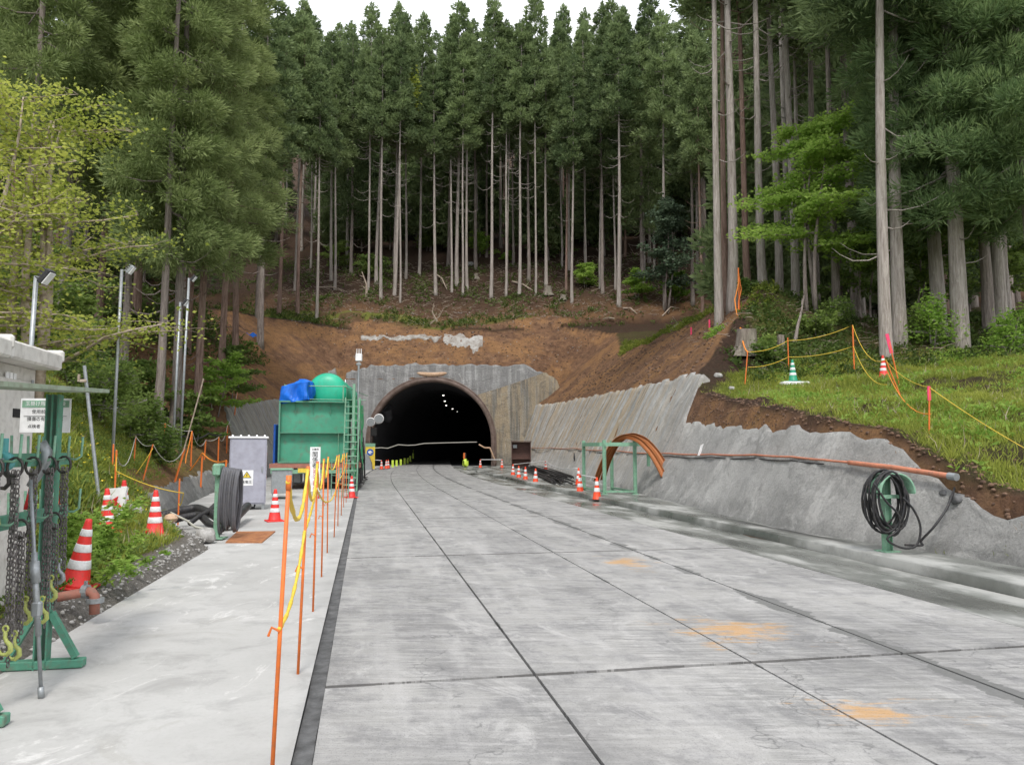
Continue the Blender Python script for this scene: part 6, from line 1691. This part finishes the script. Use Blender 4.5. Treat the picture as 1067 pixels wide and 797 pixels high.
# white cabinet behind the rack
WC = Vector((-4.62, 7.45, 0))
t = thing('equipment_cabinet', 'tall white equipment cabinet with an overhanging roof at the left edge', 'cabinet', WC, HD)
part('body', MB().box((-.62, -1.6, 1.22), (1.2, 3.2, 2.28), bev=.01), M['white'], t)
for k in range(3):
    y_ = -.56 - k * 1.04
    dd_ = part('door', MB().box((-.012, y_, 1.18), (.03, 1.0, 2.1), bev=.006), M['white'], t)
    part('slot', MB().box((.006, y_ + .18, 1.92), (.012, .26, .08), bev=.004), M['void'], dd_)
    for m_ in range(3): part('vent', MB().box((.005, y_ - .1 + m_ * .075, 2.25), (.01, .05, .055)), M['whitec'], dd_)
    part('latch', MB().box((.01, y_ + .42, 2.22), (.02, .03, .06), bev=.005), M['galv'], dd_)
for k in range(3):
    part('roof_panel', MB().box((-.55, -.50 - k * 1.10, 2.44), (1.5, 1.085, .16), bev=.02), M['white'], t); part('roof_seam', MB().box((-.55, .045 - 1.1 * (k + .0) - .55 * 0, 2.50), (1.52, .06, .12), bev=.02), M['white'], t)
part('plinth', MB().box((-.62, -1.6, .06), (1.1, 3.1, .10)), M['galv'], t)
# poles with lamps
def lamp_pole(px, ptop, pbot, d, pxt, label, r=.035, hs=1.0, hx=.15, dark=False):
    p = atd(px, pbot, d); tx = P(pxt, ptop, d) - p
    t = thing('lamp_pole', label, 'pole', p)
    part('pole', MB().tube([tuple(tx * -.08), tuple(tx)], r, 9), M['galv'], t, True)
    rm = Matrix.Rotation(-.9, 3, 'Y'); c = tx + Vector((hx * 1.3, -.05, -.02))
    b = MB(); b.box(tuple(c), (.20 * hs, .13 * hs, .07 * hs), rot=rm, bev=.015)
    for k in range(4): b.box(tuple(c + rm @ Vector(((-.07 + .047 * k) * hs, 0, .05 * hs))), (.012 * hs, .12 * hs, .05 * hs), rot=rm)
    hd_ = part('lamp_head', b, M['black' if dark else 'galv'], t)
    part('lens', MB().box(tuple(c + rm @ Vector((0, 0, -.038 * hs))), (.17 * hs, .11 * hs, .012), rot=rm), M['refl'], hd_)
    part('arm', MB().tube([tuple(tx - Vector((0, 0, .03))), tuple(c)], .014, 6), M['galv'], t)
lamp_pole(118, 281, 458, 17.5, 127, 'tall grey pole with a flat lamp at its top, left bank', hx=.18, hs=1.1)
lamp_pole(27, 288, 420, 11.5, 38, 'grey pole rising behind the white cabinet, with a black lamp', hx=.14, hs=1.25, dark=True)
lamp_pole(181, 315, 440, 26, 188, 'thin steel pole with a small lamp, left of its taller neighbour', r=.04, hs=1.3, dark=True)
lamp_pole(190, 290, 398, 28, 197, 'taller thin steel pole with a small lamp before the left trunks', r=.045, hs=1.3, dark=True)
b = MB(); q = atd(193, 375, 28); b.tube([q, q + Vector((.35, .1, 1.6)), q + Vector((.62, .2, 2.9))], .025, 6); single('bamboo_pole', b, M['deadwood'], 'thin yellowish leaning stick beside the steel poles', 'stick', loc=q)
b = MB(); q = P(107, 506, 12.4); q.z = H(q.x, q.y); q2 = P(88, 381, 12.4); b.tube([q - Vector((0, 0, .2)), q2], .028, 9); single('tilted_pole', b, M['galv'], 'bare grey pole leaning left on the left bank', 'pole', loc=q)
b = MB(); q = P(84, 397, 12.3); b.box((q.x + .04, q.y, q.z), (.10, .05, .05), bev=.01); b.box((q.x - .03, q.y, q.z + .05), (.03, .03, .12)); single('pole_clamp', b, M['deadwood'], 'small clamp near the top of the leaning grey pole', 'clamp', loc=q)
# left stakes and ropes
GLS = 'orange stakes of the left bank'
ls = []
for px, yt, yb_, d, lb, ln in ((120, 446, 503, 13.0, 'orange stake with an orange rope knot on the left grass bank', 0), (119, 418, 447, 15, 'yellow topped stake beside the tall lamp pole', 0), (141, 417, 448, 19.5, 'orange stake in the middle of the left bank', .02), (150, 412, 447, 18.8, 'leaning orange stake with white rope on the left bank', .28),
     (186, 478, 531, 15.6, 'orange stake on the low sprayed wall before the hoses', 0), (183, 414, 447, 22, 'leaning orange stake with white rope above the trail', .3), (211, 415, 449, 26, 'orange stake beside the trail, near the grey wall', .02), (232, 425, 468, 23.5, 'orange stake at the left end of the tall grey wall', .1),
     (151, 371, 386, 27, 'small orange stake left of the grey cedar trunk', .05), (174, 370, 397, 26.5, 'orange stake between the two trunks', 0), (202, 360, 396, 27.5, 'tall orange stake with orange rope right of the steel poles', 0), (216, 366, 385, 32, 'orange stake behind the rope trail', .05),
     (230, 366, 396, 33, 'reddish stake at the edge of the left bench', 0), (239, 352, 380, 38, 'far reddish stake near the blue scrap', 0), (246, 348, 372, 42, 'farthest reddish stake beside the blue scrap', .1)):
    ls.append(stake(px, yt, yb_, d, lb, 'orange', ln, .016 if d < 20 else .03, GLS))
LR = 'ropes of the left bank'
cord('rope', [ls[0], ls[0] + Vector((.02, -.02, -.35)), ls[0] + Vector((.9, .6, -.75)), ls[4] - Vector((0, 0, .5))], .009, 'yrope', 'thin yellow rope from the knotted stake down to the hoses', sag=.05, group=LR)
cord('rope', [ls[1], ls[2], ls[3], ls[5]], .010, 'wrope', 'slack white rope linking the stakes of the left bank', sag=.12, group=LR)
cord('rope', [ls[3] - Vector((0, 0, .1)), ls[3] - Vector((.7, .2, 1.2)), ls[0]], .009, 'yrope', 'yellow rope crossing the left bank from the leaning stake', sag=.06, group=LR)
cord('rope', [ls[10], ls[10] + Vector((-.05, -.3, -.9)), ls[10] + Vector((.1, -.8, -1.6)), ls[6] + Vector((.0, 0, .1)), ls[7]], .022, 'orope', 'orange rope hanging from the tall stake down over the bench edge', sag=.05, group=LR)
cord('rope', [ls[8], ls[9], ls[10], ls[11], ls[12], ls[13], ls[14]], .014, 'wrope', 'grey rope strung along the stakes before the left trunks', sag=.08, group=LR)
cord('cable', [ls[12] + Vector((0, .3, .1)), ls[11] + Vector((0, .3, .3)), ls[9] + Vector((0, .5, -.1))], .03, 'black', 'dark cable run behind the stakes on the left bench', 'cable', sag=.06)
